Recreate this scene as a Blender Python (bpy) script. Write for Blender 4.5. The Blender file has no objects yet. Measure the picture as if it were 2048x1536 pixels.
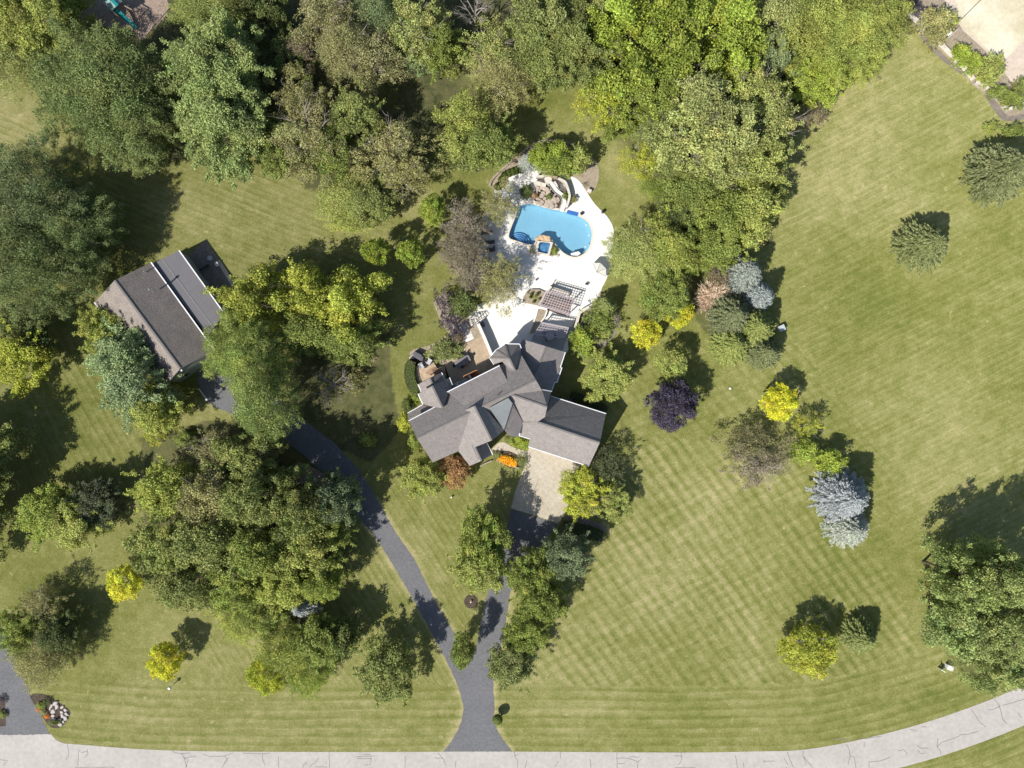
import bpy, bmesh, math, random
import numpy as np
from mathutils import Vector
R = math.radians
scene = bpy.context.scene
COL = scene.collection
# ---------------------------------------------------------------- camera, sky, sun, exposure
H = 120.0                                   # drone height
S = 0.0845                                  # metres per photo pixel on the ground
cam_d = bpy.data.cameras.new("camera"); cam = bpy.data.objects.new("camera", cam_d); COL.objects.link(cam)
cam.location = (0, 0, H); cam.rotation_euler = (0, 0, 0)
cam_d.sensor_fit = 'HORIZONTAL'; cam_d.angle = 2 * math.atan(1024 * S / H)
cam_d.clip_start = 1; cam_d.clip_end = 6000
scene.camera = cam
SUN_EL = 46.0; SUN_AZ = 44.0                # shadows fall towards 44 deg north of east
world = bpy.data.worlds.new("World"); scene.world = world; world.use_nodes = True
wn = world.node_tree.nodes; wl = world.node_tree.links
bg = wn["Background"]; sky = wn.new("ShaderNodeTexSky"); sky.sky_type = 'NISHITA'; sky.sun_disc = False
sdir = Vector((-math.cos(R(SUN_AZ)) * math.cos(R(SUN_EL)), -math.sin(R(SUN_AZ)) * math.cos(R(SUN_EL)), math.sin(R(SUN_EL))))
sky.sun_elevation = R(SUN_EL); sky.sun_rotation = math.atan2(sdir.x, sdir.y)
wl.new(sky.outputs[0], bg.inputs[0]); bg.inputs[1].default_value = 0.085
sun_d = bpy.data.lights.new("sun", 'SUN'); sun = bpy.data.objects.new("sun", sun_d); COL.objects.link(sun)
sun_d.energy = 4.6; sun_d.angle = R(0.53); sun_d.color = (1.0, 0.95, 0.87)
sun.rotation_euler = sdir.to_track_quat('Z', 'Y').to_euler(); sun.location = sdir * 200
scene.view_settings.view_transform = 'Standard'; scene.view_settings.look = 'None'
scene.view_settings.exposure = 0.42; scene.view_settings.gamma = 1.0
scene.cycles.max_bounces = 6; scene.cycles.diffuse_bounces = 3; scene.cycles.transparent_max_bounces = 8

# ---------------------------------------------------------------- mapping photo pixel -> ground metres at a height
def P(px, py, z=0.0):
    s = S * (H - z) / H
    return Vector(((px - 1024) * s, (768 - py) * s, z))
def crop(ox, oy, sc):
    return lambda x, y, z=0.0: P(ox + x / sc, oy + y / sc, z)
c1 = crop(780, 640, 4.26667)      # house
c2 = crop(840, 250, 4.65454)      # pool
c3 = crop(860, 540, 5.12)         # patio
c4 = crop(160, 460, 4.5175)       # barn
c5 = crop(960, 280, 7.3143)       # rockwork
c6 = crop(960, 460, 7.3143)       # spa and pergola
c7 = crop(800, 640, 8.5333)       # terrace
c8 = crop(120, 0, 8.5333)         # playground
c9 = crop(960, 860, 6.4)          # driveway pad

# ---------------------------------------------------------------- materials
MATS = {}
def nodes_of(name):
    m = bpy.data.materials.new(name); m.use_nodes = True
    nt = m.node_tree; return m, nt, nt.nodes, nt.links
def mat(name, col, rough=0.8, col2=None, scale=1.0, amt=0.5, bump=0.0, bscale=None, fine=None, metallic=0.0, spec=0.3):
    if name in MATS: return MATS[name]
    m, nt, N, L = nodes_of(name); b = N["Principled BSDF"]
    b.inputs['Roughness'].default_value = rough; b.inputs['Metallic'].default_value = metallic
    b.inputs['Specular IOR Level'].default_value = spec
    tc = N.new("ShaderNodeTexCoord")
    if col2 is None: col2 = tuple(c * 0.72 for c in col)
    n1 = N.new("ShaderNodeTexNoise"); n1.inputs['Scale'].default_value = scale; n1.inputs['Detail'].default_value = 8; n1.inputs['Roughness'].default_value = 0.65
    L.new(tc.outputs['Object'], n1.inputs['Vector'])
    rp = N.new("ShaderNodeMapRange"); rp.inputs[1].default_value = 0.5 - 0.25 / max(amt, .05) * .6; rp.inputs[2].default_value = 0.5 + 0.25 / max(amt, .05) * .6
    L.new(n1.outputs[0], rp.inputs[0])
    mx = N.new("ShaderNodeMix"); mx.data_type = 'RGBA'
    mx.inputs[6].default_value = (*col, 1); mx.inputs[7].default_value = (*col2, 1)
    L.new(rp.outputs[0], mx.inputs[0]); out = mx.outputs[2]
    if fine:
        n2 = N.new("ShaderNodeTexNoise"); n2.inputs['Scale'].default_value = fine[0]; n2.inputs['Detail'].default_value = 3
        L.new(tc.outputs['Object'], n2.inputs['Vector'])
        r2 = N.new("ShaderNodeMapRange"); r2.inputs[1].default_value = 0.3; r2.inputs[2].default_value = 0.7; r2.inputs[3].default_value = 1 - fine[1]; r2.inputs[4].default_value = 1 + fine[1]
        L.new(n2.outputs[0], r2.inputs[0])
        vm = N.new("ShaderNodeVectorMath"); vm.operation = 'SCALE'; L.new(out, vm.inputs[0]); L.new(r2.outputs[0], vm.inputs['Scale']); out = vm.outputs[0]
    L.new(out, b.inputs['Base Color'])
    if bump:
        n3 = N.new("ShaderNodeTexNoise"); n3.inputs['Scale'].default_value = bscale or scale * 6; n3.inputs['Detail'].default_value = 6
        L.new(tc.outputs['Object'], n3.inputs['Vector'])
        bp = N.new("ShaderNodeBump"); bp.inputs['Strength'].default_value = bump; bp.inputs['Distance'].default_value = 0.1
        L.new(n3.outputs[0], bp.inputs['Height']); L.new(bp.outputs[0], b.inputs['Normal'])
    MATS[name] = m; return m

M_roof = mat("asphalt_shingle", (0.275, 0.250, 0.238), 0.9, (0.205, 0.186, 0.176), 1.3, 0.7, 0.5, 5, (4.5, 0.16))
M_roofb = mat("aged_shingle", (0.27, 0.235, 0.21), 0.9, (0.19, 0.165, 0.148), 0.7, 0.6, 0.5, 5, (5, 0.2))
M_metalroof = mat("roll_roofing", (0.175, 0.17, 0.18), 0.7, (0.15, 0.146, 0.155), 0.6, 0.5)
M_membrane = mat("grey_membrane", (0.235, 0.25, 0.255), 0.6, (0.18, 0.20, 0.205), 0.5, 0.8, 0.1, 2)
M_ridge = mat("ridge_shingle", (0.20, 0.185, 0.175), 0.9)
M_trim = mat("white_trim", (0.80, 0.81, 0.84), 0.5, (0.72, 0.73, 0.76), 2)
M_wall = mat("stucco_wall", (0.42, 0.40, 0.35), 0.9, (0.36, 0.34, 0.30), 1.5, .5, .2)
M_barnwall = mat("barn_siding", (0.30, 0.33, 0.30), 0.8, (0.25, 0.28, 0.26), 1.5)
M_glass = mat("window_glass", (0.03, 0.04, 0.05), 0.08, spec=0.8)
M_door = mat("painted_door", (0.55, 0.53, 0.48), 0.6)
M_conc = mat("white_concrete", (0.77, 0.745, 0.69), 0.85, (0.70, 0.685, 0.65), 0.35, 0.6, 0.1, 6, (3, .04))
M_coping = mat("coping_stone", (0.60, 0.52, 0.43), 0.8, (0.68, 0.62, 0.54), 1.2)
M_pad = mat("driveway_concrete", (0.50, 0.45, 0.37), 0.9, (0.41, 0.36, 0.28), 0.25, 0.9, 0.2, 4, (2.2, .12))
M_road = mat("road_concrete", (0.455, 0.430, 0.400), 0.9, (0.39, 0.365, 0.34), 0.22, 0.8, 0.2, 4, (1.5, .08))
M_asph = mat("asphalt", (0.158, 0.160, 0.170), 0.9, (0.132, 0.134, 0.143), 0.30, 0.9, 0.3, 9, (2.5, .14))
M_tar = mat("tar_seal", (0.225, 0.21, 0.215), 0.7)
M_paver = mat("tan_paver", (0.46, 0.36, 0.25), 0.85, (0.38, 0.29, 0.20), 0.8, 0.8, 0.3, 6, (2.4, .15))
M_grav = mat("mulch_chips", (0.34, 0.26, 0.21), 0.95, (0.25, 0.19, 0.155), 0.8, 0.8, 0.8, 8, (3, .25))
M_soil = mat("garden_soil", (0.10, 0.075, 0.055), 0.95, (0.06, 0.045, 0.035), 1.5, 0.8, 0.8, 8, (4, .3))
M_bed = mat("pale_mulch", (0.36, 0.31, 0.23), 0.95, (0.28, 0.23, 0.17), 1.2, 0.9, 0.6, 8, (4, .2))
M_stone = mat("fieldstone", (0.50, 0.43, 0.35), 0.9, (0.30, 0.25, 0.21), 1.2, 1.0, 0.8, 5, (3, .2))
M_stonew = mat("pale_boulder", (0.55, 0.50, 0.46), 0.9, (0.38, 0.34, 0.32), 1.5, 1.0, 0.8, 5, (3, .2))
M_wallstone = mat("pale_wall_block", (0.66, 0.62, 0.55), 0.9, (0.50, 0.46, 0.40), 1.5, 0.9, 0.4, 6)
M_slide = mat("slide_gelcoat", (0.72, 0.70, 0.63), 0.35)
M_plaster = mat("pool_plaster", (0.56, 0.64, 0.68), 0.8, (0.48, 0.58, 0.63), 0.6, 0.6)
M_bluetile = mat("deep_blue_tile", (0.08, 0.22, 0.55), 0.4)
M_steps = mat("pool_step", (0.62, 0.66, 0.75), 0.8)
M_white = mat("white_plastic", (0.80, 0.80, 0.80), 0.5)
M_pergola = mat("weathered_lattice_wood", (0.52, 0.46, 0.47), 0.8, (0.45, 0.39, 0.40), 3)
M_darkwood = mat("dark_stained_wood", (0.10, 0.085, 0.08), 0.8)
M_orange = mat("cedar_deck_boards", (0.50, 0.24, 0.11), 0.7, (0.40, 0.18, 0.08), 2)
M_dark = mat("charcoal_metal", (0.035, 0.035, 0.04), 0.5)
M_grey = mat("grey_table_top", (0.20, 0.19, 0.195), 0.6)
M_cush = mat("grey_cushion", (0.13, 0.13, 0.15), 0.9)
M_cushl = mat("pale_cushion", (0.50, 0.50, 0.52), 0.9)
M_canvas = mat("cream_canvas", (0.86, 0.84, 0.78), 0.85, (0.80, 0.78, 0.72), 1)
M_teal = mat("teal_plastic", (0.02, 0.24, 0.25), 0.35, (0.015, 0.20, 0.21), 1)
M_tarp = mat("pale_green_tarp", (0.28, 0.40, 0.37), 0.7, (0.16, 0.24, 0.25), 1.2, 1)
M_timber = mat("timber_beam", (0.36, 0.29, 0.22), 0.85)
M_wood = mat("tree_bark", (0.13, 0.105, 0.08), 0.95, (0.08, 0.065, 0.05), 3, 0.9, 0.6, 9)
M_paleb = mat("pale_bark", (0.36, 0.33, 0.29), 0.95, (0.24, 0.21, 0.19), 3, 0.9, 0.6, 9)
M_sand = mat("pale_sand", (0.74, 0.68, 0.54), 0.95, (0.42, 0.38, 0.22), 0.09, 0.9, 0.4, 5, (1.5, .08))
M_pathp = mat("pinkish_paving", (0.62, 0.52, 0.43), 0.9, (0.50, 0.42, 0.34), 0.4, .8, .2, 5, (2, .08))
M_pathg = mat("grey_mulch_path", (0.24, 0.21, 0.18), 0.95, (0.18, 0.155, 0.13), 0.8, .8, .5, 5, (2, .2))
M_galv = mat("galvanised_metal", (0.75, 0.77, 0.80), 0.25, metallic=0.7)
M_flower = mat("orange_blossom", (0.78, 0.33, 0.02), 0.8, (0.65, 0.45, 0.03), 3, 0.9)
M_redplant = mat("rust_foliage", (0.30, 0.09, 0.03), 0.8)

def foliage_mat():
    m, nt, N, L = nodes_of("foliage"); b = N["Principled BSDF"]; out = N["Material Output"]
    oi = N.new("ShaderNodeObjectInfo"); at = N.new("ShaderNodeAttribute"); at.attribute_name = "lv"
    ah = N.new("ShaderNodeAttribute"); ah.attribute_name = "lh"
    mr = N.new("ShaderNodeMapRange"); mr.inputs[3].default_value = 0.66; mr.inputs[4].default_value = 1.90
    L.new(at.outputs['Fac'], mr.inputs[0])
    sc = N.new("ShaderNodeVectorMath"); sc.operation = 'SCALE'; L.new(oi.outputs['Color'], sc.inputs[0]); L.new(mr.outputs[0], sc.inputs['Scale'])
    hs = N.new("ShaderNodeHueSaturation"); L.new(sc.outputs[0], hs.inputs['Color'])
    mh = N.new("ShaderNodeMapRange"); mh.inputs[3].default_value = 0.474; mh.inputs[4].default_value = 0.530
    L.new(ah.outputs['Fac'], mh.inputs[0]); L.new(mh.outputs[0], hs.inputs['Hue'])
    L.new(hs.outputs[0], b.inputs['Base Color']); b.inputs['Roughness'].default_value = 0.55; b.inputs['Specular IOR Level'].default_value = 0.25
    tr = N.new("ShaderNodeBsdfTranslucent"); L.new(hs.outputs[0], tr.inputs['Color'])
    ms = N.new("ShaderNodeMixShader"); ms.inputs[0].default_value = 0.28
    L.new(b.outputs[0], ms.inputs[1]); L.new(tr.outputs[0], ms.inputs[2]); L.new(ms.outputs[0], out.inputs['Surface'])
    return m
M_leaf = foliage_mat()

def water_mat(name, tint, ripple=1.0):
    m, nt, N, L = nodes_of(name); out = N["Material Output"]; N.remove(N["Principled BSDF"])
    t = N.new("ShaderNodeBsdfTransparent"); t.inputs[0].default_value = (*tint, 1)
    g = N.new("ShaderNodeBsdfGlossy"); g.inputs['Roughness'].default_value = 0.06
    tc = N.new("ShaderNodeTexCoord"); n = N.new("ShaderNodeTexNoise"); n.inputs['Scale'].default_value = 2.5; n.inputs['Detail'].default_value = 4
    L.new(tc.outputs['Object'], n.inputs['Vector'])
    bp = N.new("ShaderNodeBump"); bp.inputs['Strength'].default_value = 0.3 * ripple; bp.inputs['Distance'].default_value = 0.1; L.new(n.outputs[0], bp.inputs['Height'])
    L.new(bp.outputs[0], g.inputs['Normal'])
    f = N.new("ShaderNodeFresnel"); f.inputs['IOR'].default_value = 1.33; L.new(bp.outputs[0], f.inputs['Normal'])
    ms = N.new("ShaderNodeMixShader"); L.new(f.outputs[0], ms.inputs[0]); L.new(t.outputs[0], ms.inputs[1]); L.new(g.outputs[0], ms.inputs[2])
    L.new(ms.outputs[0], out.inputs['Surface']); return m
M_water = water_mat("pool_water", (0.60, 0.82, 0.93))
M_spawater = water_mat("spa_water", (0.35, 0.60, 0.85), 3.5)

# ---------------------------------------------------------------- object helpers
BASE = {}
def tag(o, label=None, cat=None, group=None, kind=None):
    if label: o['label'] = label
    if cat: o['category'] = cat
    if group: o['group'] = group
    if kind: o['kind'] = kind
    return o
def thing(name, loc, label, cat, group=None):
    o = bpy.data.objects.new(name, None); COL.objects.link(o); o.location = loc; o.empty_display_size = 0.2
    BASE[o.name] = Vector(loc); return tag(o, label, cat, group)
def link_mesh(name, me, parent=None):
    o = bpy.data.objects.new(name, me); COL.objects.link(o)
    if parent is not None: o.parent = parent; BASE[o.name] = BASE.get(parent.name, Vector((0, 0, 0)))
    return o
def copy_thing(root, loc, rotz=0.0, label=None, group=None, scale=None):
    r = root.copy(); COL.objects.link(r); r.location = loc; r.rotation_euler = (0, 0, rotz)
    if scale: r.scale = scale
    if label: r['label'] = label
    if group: r['group'] = group
    for ch in list(root.children):
        c = ch.copy(); COL.objects.link(c); c.parent = r
        for g in list(ch.children):
            d = g.copy(); COL.objects.link(d); d.parent = c
    return r
class MB:
    def __init__(s): s.v = []; s.f = []
    def add(s, vs, fs):
        n = len(s.v); s.v += [Vector(v) for v in vs]; s.f += [tuple(i + n for i in f) for f in fs]; return s
    def box(s, c, size, rot=0.0, tilt=None):
        x, y, z = size[0] / 2, size[1] / 2, size[2] / 2; ca, sa = math.cos(rot), math.sin(rot)
        vs = []
        for dx, dy, dz in ((-x,-y,-z),(x,-y,-z),(x,y,-z),(-x,y,-z),(-x,-y,z),(x,-y,z),(x,y,z),(-x,y,z)):
            p = Vector((dx, dy, dz))
            if tilt: p.rotate(tilt)
            vs.append((c[0] + p.x * ca - p.y * sa, c[1] + p.x * sa + p.y * ca, c[2] + p.z))
        return s.add(vs, [(0,3,2,1),(4,5,6,7),(0,1,5,4),(1,2,6,5),(2,3,7,6),(3,0,4,7)])
    def beam(s, a, b, w, h):
        a, b = Vector(a), Vector(b); d = (b - a); L = d.length
        if L < 1e-6: return s
        d /= L; up = Vector((0, 0, 1)) if abs(d.z) < .95 else Vector((1, 0, 0))
        sd = d.cross(up).normalized(); up = sd.cross(d).normalized(); vs = []
        for p in (a, b):
            for i, j in ((-1,-1),(1,-1),(1,1),(-1,1)): vs.append(p + sd * (w / 2 * i) + up * (h / 2 * j))
        return s.add(vs, [(3,2,1,0),(4,5,6,7),(0,1,5,4),(1,2,6,5),(2,3,7,6),(3,0,4,7)])
    def tube(s, pts, rad, n=6):
        pts = [Vector(p) for p in pts]; rings = []
        if not isinstance(rad, (list, tuple)): rad = [rad] * len(pts)
        vs = []; fs = []
        for i, p in enumerate(pts):
            d = (pts[min(i + 1, len(pts) - 1)] - pts[max(i - 1, 0)]).normalized()
            up = Vector((0, 0, 1)) if abs(d.z) < .9 else Vector((1, 0, 0))
            a = d.cross(up).normalized(); b = a.cross(d)
            for k in range(n):
                t = 2 * math.pi * k / n; vs.append(p + (a * math.cos(t) + b * math.sin(t)) * rad[i])
        for i in range(len(pts) - 1):
            for k in range(n):
                k2 = (k + 1) % n; fs.append((i*n+k, i*n+k2, (i+1)*n+k2, (i+1)*n+k))
        fs.append(tuple(range(n))[::-1]); fs.append(tuple((len(pts)-1)*n + k for k in range(n)))
        return s.add(vs, fs)
    def prism(s, poly, z0, z1):
        n = len(poly); vs = [(p[0], p[1], z0) for p in poly] + [(p[0], p[1], z1) for p in poly]
        fs = [tuple(range(n))[::-1], tuple(range(n, 2*n))] + [(i, (i+1) % n, n + (i+1) % n, n + i) for i in range(n)]
        return s.add(vs, fs)
    def strip(s, pts, w, z0, z1):
        """wall or path of width w along a line"""
        pts = [Vector((p[0], p[1], 0)) for p in pts]; l = []; r = []
        for i, p in enumerate(pts):
            d = (pts[min(i + 1, len(pts) - 1)] - pts[max(i - 1, 0)]).normalized(); nrm = Vector((-d.y, d.x, 0)) * w / 2
            l.append(p + nrm); r.append(p - nrm)
        n = len(pts)
        for i in range(n - 1):
            q = [l[i], r[i], r[i+1], l[i+1]]
            vs = [(v.x, v.y, z0) for v in q] + [(v.x, v.y, z1) for v in q]
            fs = [(0,3,2,1), (4,5,6,7), (1,2,6,5), (3,0,4,7)]
            if i == 0: fs.append((0,1,5,4))
            if i == n - 2: fs.append((2,3,7,6))
            s.add(vs, fs)
        return s
    def dome(s, c, r, n=16, m=6, sq=1.0, lump=0.0, seed=0, bottom=False):
        rnd = random.Random(seed); vs = []; fs = []
        rx, ry, rz = (r if isinstance(r, (list, tuple)) else (r, r, r * sq))
        lo = -math.pi / 2 + .15 if bottom else 0
        for i in range(m + 1):
            ph = lo + (math.pi / 2 - lo) * i / m
            for k in range(n):
                t = 2 * math.pi * k / n; q = 1 + rnd.uniform(-lump, lump)
                vs.append((c[0] + rx * q * math.cos(ph) * math.cos(t), c[1] + ry * q * math.cos(ph) * math.sin(t), c[2] + rz * q * math.sin(ph)))
        for i in range(m):
            for k in range(n): fs.append((i*n+k, i*n+(k+1) % n, (i+1)*n+(k+1) % n, (i+1)*n+k))
        fs.append(tuple(range(n))[::-1])
        return s.add(vs, fs)
    def rock(s, c, r, seed=0):
        bm = bmesh.new(); bmesh.ops.create_icosphere(bm, subdivisions=2, radius=1); rnd = random.Random(seed)
        import mathutils
        off = Vector((rnd.uniform(0, 50), rnd.uniform(0, 50), rnd.uniform(0, 50))); rot = rnd.uniform(0, 6.28)
        for v in bm.verts:
            q = 1 + 0.35 * mathutils.noise.noise(v.co * 1.2 + off)
            p = v.co * q; p.z = max(-.3, min(p.z, .62)); p = Vector((p.x * r[0], p.y * r[1], p.z * r[2]))
            v.co = Vector((c[0] + p.x * math.cos(rot) - p.y * math.sin(rot), c[1] + p.x * math.sin(rot) + p.y * math.cos(rot), c[2] + p.z))
        bm.verts.index_update(); s.add([v.co.copy() for v in bm.verts], [[v.index for v in f.verts] for f in bm.faces]); bm.free(); return s
    def build(s, name, m, parent=None, smooth=False):
        off = BASE.get(parent.name, Vector((0, 0, 0))) if parent is not None else Vector((0, 0, 0))
        me = bpy.data.meshes.new(name); me.from_pydata([tuple(v - off) for v in s.v], [], s.f); me.materials.append(m)
        bm = bmesh.new(); bm.from_mesh(me); bmesh.ops.recalc_face_normals(bm, faces=bm.faces); bm.to_mesh(me); bm.free()
        if smooth: me.polygons.foreach_set('use_smooth', [True] * len(me.polygons))
        return link_mesh(name, me, parent)
def smooth_poly(pts, n=6, closed=True):
    """Catmull-Rom through the points"""
    out = []; k = len(pts); rng = range(k) if closed else range(k - 1)
    for i in rng:
        g = (lambda j: pts[j % k]) if closed else (lambda j: pts[max(0, min(k - 1, j))])
        p0, p1, p2, p3 = g(i-1), g(i), g(i+1), g(i+2)
        for t in range(n):
            t /= n
            out.append(tuple(0.5 * (2*p1[a] + (p2[a]-p0[a])*t + (2*p0[a]-5*p1[a]+4*p2[a]-p3[a])*t*t + (3*p1[a]-p0[a]-3*p2[a]+p3[a])*t**3) for a in (0, 1)))
    if not closed: out.append(tuple(pts[-1][:2]))
    return out
def sheet(name, outer, holes, z0, z1, m, parent=None):
    """flat slab with holes: top from triangle fill, sides all round"""
    bm = bmesh.new()
    for loop in [outer] + holes:
        vs = [bm.verts.new((p[0], p[1], z1)) for p in loop]
        for i in range(len(vs)): bm.edges.new((vs[i], vs[(i+1) % len(vs)]))
    bmesh.ops.triangle_fill(bm, edges=bm.edges[:], use_beauty=True)
    bmesh.ops.recalc_face_normals(bm, faces=bm.faces)
    for f in bm.faces:
        if f.normal.z < 0: f.normal_flip()
    me = bpy.data.meshes.new(name)
    b = MB(); bm.verts.index_update(); b.add([v.co.copy() for v in bm.verts], [[v.index for v in f.verts] for f in bm.faces]); bm.free()
    for loop in [outer] + holes:
        n = len(loop)
        b.add([(p[0], p[1], z1) for p in loop] + [(p[0], p[1], z0) for p in loop], [(i, (i+1) % n, n + (i+1) % n, n + i) for i in range(n)])
    off = BASE.get(parent.name, Vector((0, 0, 0))) if parent is not None else Vector((0, 0, 0))
    me.from_pydata([tuple(v - off) for v in b.v], [], b.f); me.materials.append(m)
    return link_mesh(name, me, parent)
# ================================================================ SETTING
POOL = [c2(*p) for p in [(1040,735),(1200,780),(1330,800),(1370,820),(1480,852),(1560,905),(1597,1000),(1585,1110),(1540,1185),(1470,1225),(1400,1222),
        (1330,1185),(1280,1130),(1245,1090),(1210,1050),(1150,1035),(1095,1050),(1060,1110),(1000,1110),(900,1080),(835,1055),(830,1010),(862,920),(890,850),(905,790),(950,745)]]
POOL = smooth_poly(POOL, 3)
DECK = smooth_poly([P(*p) for p in [(1062,333),(1100,345),(1141,352),(1160,364),(1175,387),(1192,411),(1214,433),(1227,458),(1226,490),(1222,530),(1212,560),(1203,578),
        (1202,592),(1190,604),(1159,624),(1146,650),(1136,682),(1134,705),(1095,725),(1060,700),(1010,712),(975,712),(962,690),(943,655),(938,630),(948,615),(962,607),(975,600),(965,570),
        (950,540),(945,500),(952,470),(968,430),(985,400),(990,375),(1010,350),(1035,338)]], 3)
def fnoise(x, y, seed=0, oct=4, sc=1.0):
    """cheap value noise on arrays"""
    rs = np.random.RandomState(seed); g = rs.rand(256, 256); out = np.zeros_like(x); a = 1.0; tot = 0
    for o in range(oct):
        u = x * sc + 17.3 * o; v = y * sc + 9.1 * o; i = np.floor(u).astype(int); j = np.floor(v).astype(int); fu = u - i; fv = v - j
        fu = fu * fu * (3 - 2 * fu); fv = fv * fv * (3 - 2 * fv); i0 = i % 256; j0 = j % 256; i1 = (i + 1) % 256; j1 = (j + 1) % 256
        out += a * ((g[i0, j0] * (1 - fu) + g[i1, j0] * fu) * (1 - fv) + (g[i0, j1] * (1 - fu) + g[i1, j1] * fu) * fv); tot += a; a *= .5; sc *= 2.03
    return out / tot
def inpoly(x, y, poly):
    c = np.zeros(x.shape, bool); n = len(poly)
    for i in range(n):
        x0, y0 = poly[i][0], poly[i][1]; x1, y1 = poly[(i+1) % n][0], poly[(i+1) % n][1]
        cond = ((y0 > y) != (y1 > y)); t = (x1 - x0) * (y - y0) / (y1 - y0 + 1e-12) + x0; c ^= cond & (x < t)
    return c
def dline(x, y, pts):
    d = np.full(x.shape, 1e9)
    for a, b in zip(pts[:-1], pts[1:]):
        ax, ay = a[0], a[1]; bx, by = b[0] - ax, b[1] - ay; t = np.clip(((x-ax)*bx + (y-ay)*by) / (bx*bx + by*by), 0, 1)
        d = np.minimum(d, np.hypot(x - ax - t*bx, y - ay - t*by))
    return d
ROADTOP = [P(*p) for p in [(-400,1476),(0,1482),(130,1487),(340,1501),(700,1504),(1000,1503),(1350,1505),(1500,1503),(1610,1499),(1725,1478),(1864,1441),(2018,1384),(2200,1300),(2500,1140)]]
ROADTOP = [Vector((p[0], p[1], 0)) for p in smooth_poly(ROADTOP, 4, False)]
def build_ground():
    st = 0.4; x0, x1, y0, y1 = -100, 100, -78, 78
    nx = int((x1 - x0) / st) + 1; ny = int((y1 - y0) / st) + 1
    X, Y = np.meshgrid(np.linspace(x0, x1, nx), np.linspace(y0, y1, ny)); X = X.ravel(); Y = Y.ravel()
    px = X / S + 1024; py = 768 - Y / S
    wx = px + 14 * (fnoise(X, Y, 5, 3, .12) - .5) * 2; wy = py + 14 * (fnoise(X, Y, 6, 3, .12) - .5) * 2
    rd = dline(X, Y, ROADTOP)
    def reg(poly): return inpoly(wx, wy, poly).astype(np.float32)
    road = (rd < 11.3) & (py > 1200)
    m1 = reg([(1460,300),(2100,-60),(2100,1110),(1800,1100),(1770,900),(1600,700),(1480,520)])
    m2 = reg([(1010,1130),(1200,1050),(1270,900),(1440,860),(1600,930),(1640,1040),(1780,1140),(1850,1320),(1700,1400),(1010,1395)])
    m5 = reg([(1180,640),(1600,690),(1780,900),(1790,1120),(1650,1050),(1440,870),(1230,940),(1200,800)])
    m3 = road.astype(np.float32)
    m4 = reg([(420,1180),(640,1130),(730,1040),(780,960),(1020,960),(1020,1100),(960,1240),(900,1380),(420,1380)]) * (1 - m3)
    m6 = reg([(60,640),(230,700),(420,900),(260,1000),(60,1000)])
    m7 = reg([(300,300),(640,300),(820,480),(560,600),(380,470),(200,560),(-60,420),(-60,200),(120,260)])
    m2 *= (1 - m3); m1 *= (1 - m2)
    # dryness: 0 lush .. 1 straw
    dry = 0.37 + 0.55 * (fnoise(X, Y, 1, 5, .07) - .5) * 2 * .5
    def blob(cx, cy, rx, ry, a):
        return a * np.exp(-(((px-cx)/rx)**2 + ((py-cy)/ry)**2))
    dry += blob(1700,250,200,200,.14) + blob(1850,250,160,160,.10) + blob(1900,950,130,120,.22) + blob(1800,620,170,130,-.13) + blob(1680,480,60,40,-.12) + blob(1230,1000,0.1,0.1,0)
    dry += blob(520,430,190,70,.13) + blob(30,220,70,50,.16) + blob(940,140,40,30,.3) + blob(830,410,50,30,.3) + blob(1240,330,40,60,.22) + blob(1330,1230,160,120,.18) + blob(1120,1300,80,90,.12)
    dry += blob(560,1300,70,70,.14) + blob(150,850,50,80,-.12) + blob(60,1150,80,60,-.22) + blob(250,1430,60,20,.2) + blob(420,840,80,50,.28) + blob(1960,1480,60,40,-.3) + blob(1900,1390,80,30,-.2) + blob(300,1000,60,60,.1) + blob(1450,980,120,80,.12)+ blob(470,1480,80,20,.12) + blob(870,690,50,80,-.05) + blob(1110,200,40,40,-.18) + blob(1120,250,60,30,.1)
    dry += blob(960,1400,20,30,.2) + blob(1120,1420,160,10,.18)
    ddr = np.minimum(np.minimum(dline(X, Y, [P(*p) for p in [(755,1000),(790,1063),(830,1122),(872,1206),(907,1265)]]), dline(X, Y, [P(*p) for p in [(727,1046),(795,1146),(844,1230),(907,1352),(926,1408),(923,1440),(886,1503)]])), dline(X, Y, [P(*p) for p in [(1020,1188),(1013,1237),(1005,1279),(987,1370),(989,1412),(988,1443),(1024,1503)]]))
    dry += .38 * np.exp(-(ddr / .55) ** 2)
    bright = 0.98 + 0.23 * np.clip((px - 1050) / 900, -.55, 1) * np.clip((1500 - py) / 900, 0.3, 1)  # sun hotspot and exposure falloff put into the grass colour, lighter to the right
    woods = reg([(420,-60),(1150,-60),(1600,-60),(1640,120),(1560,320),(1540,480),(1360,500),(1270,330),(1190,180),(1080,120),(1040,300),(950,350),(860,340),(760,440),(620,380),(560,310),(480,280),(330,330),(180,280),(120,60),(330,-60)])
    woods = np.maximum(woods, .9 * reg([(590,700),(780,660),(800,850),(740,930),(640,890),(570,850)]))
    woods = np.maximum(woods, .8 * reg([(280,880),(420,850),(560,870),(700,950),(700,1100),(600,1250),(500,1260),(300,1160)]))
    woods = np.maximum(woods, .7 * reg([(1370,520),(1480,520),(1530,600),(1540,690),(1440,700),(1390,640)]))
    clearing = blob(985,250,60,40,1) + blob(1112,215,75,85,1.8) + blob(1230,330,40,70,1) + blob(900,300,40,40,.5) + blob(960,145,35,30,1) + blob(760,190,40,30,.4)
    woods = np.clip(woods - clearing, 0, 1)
    idx = np.arange(nx * ny).reshape(ny, nx)
    fx = (X[idx[:-1, :-1]] + st/2); fy = (Y[idx[:-1, :-1]] + st/2)
    Q = np.stack([idx[:-1, :-1], idx[:-1, 1:], idx[1:, 1:], idx[1:, :-1]], -1)
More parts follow.
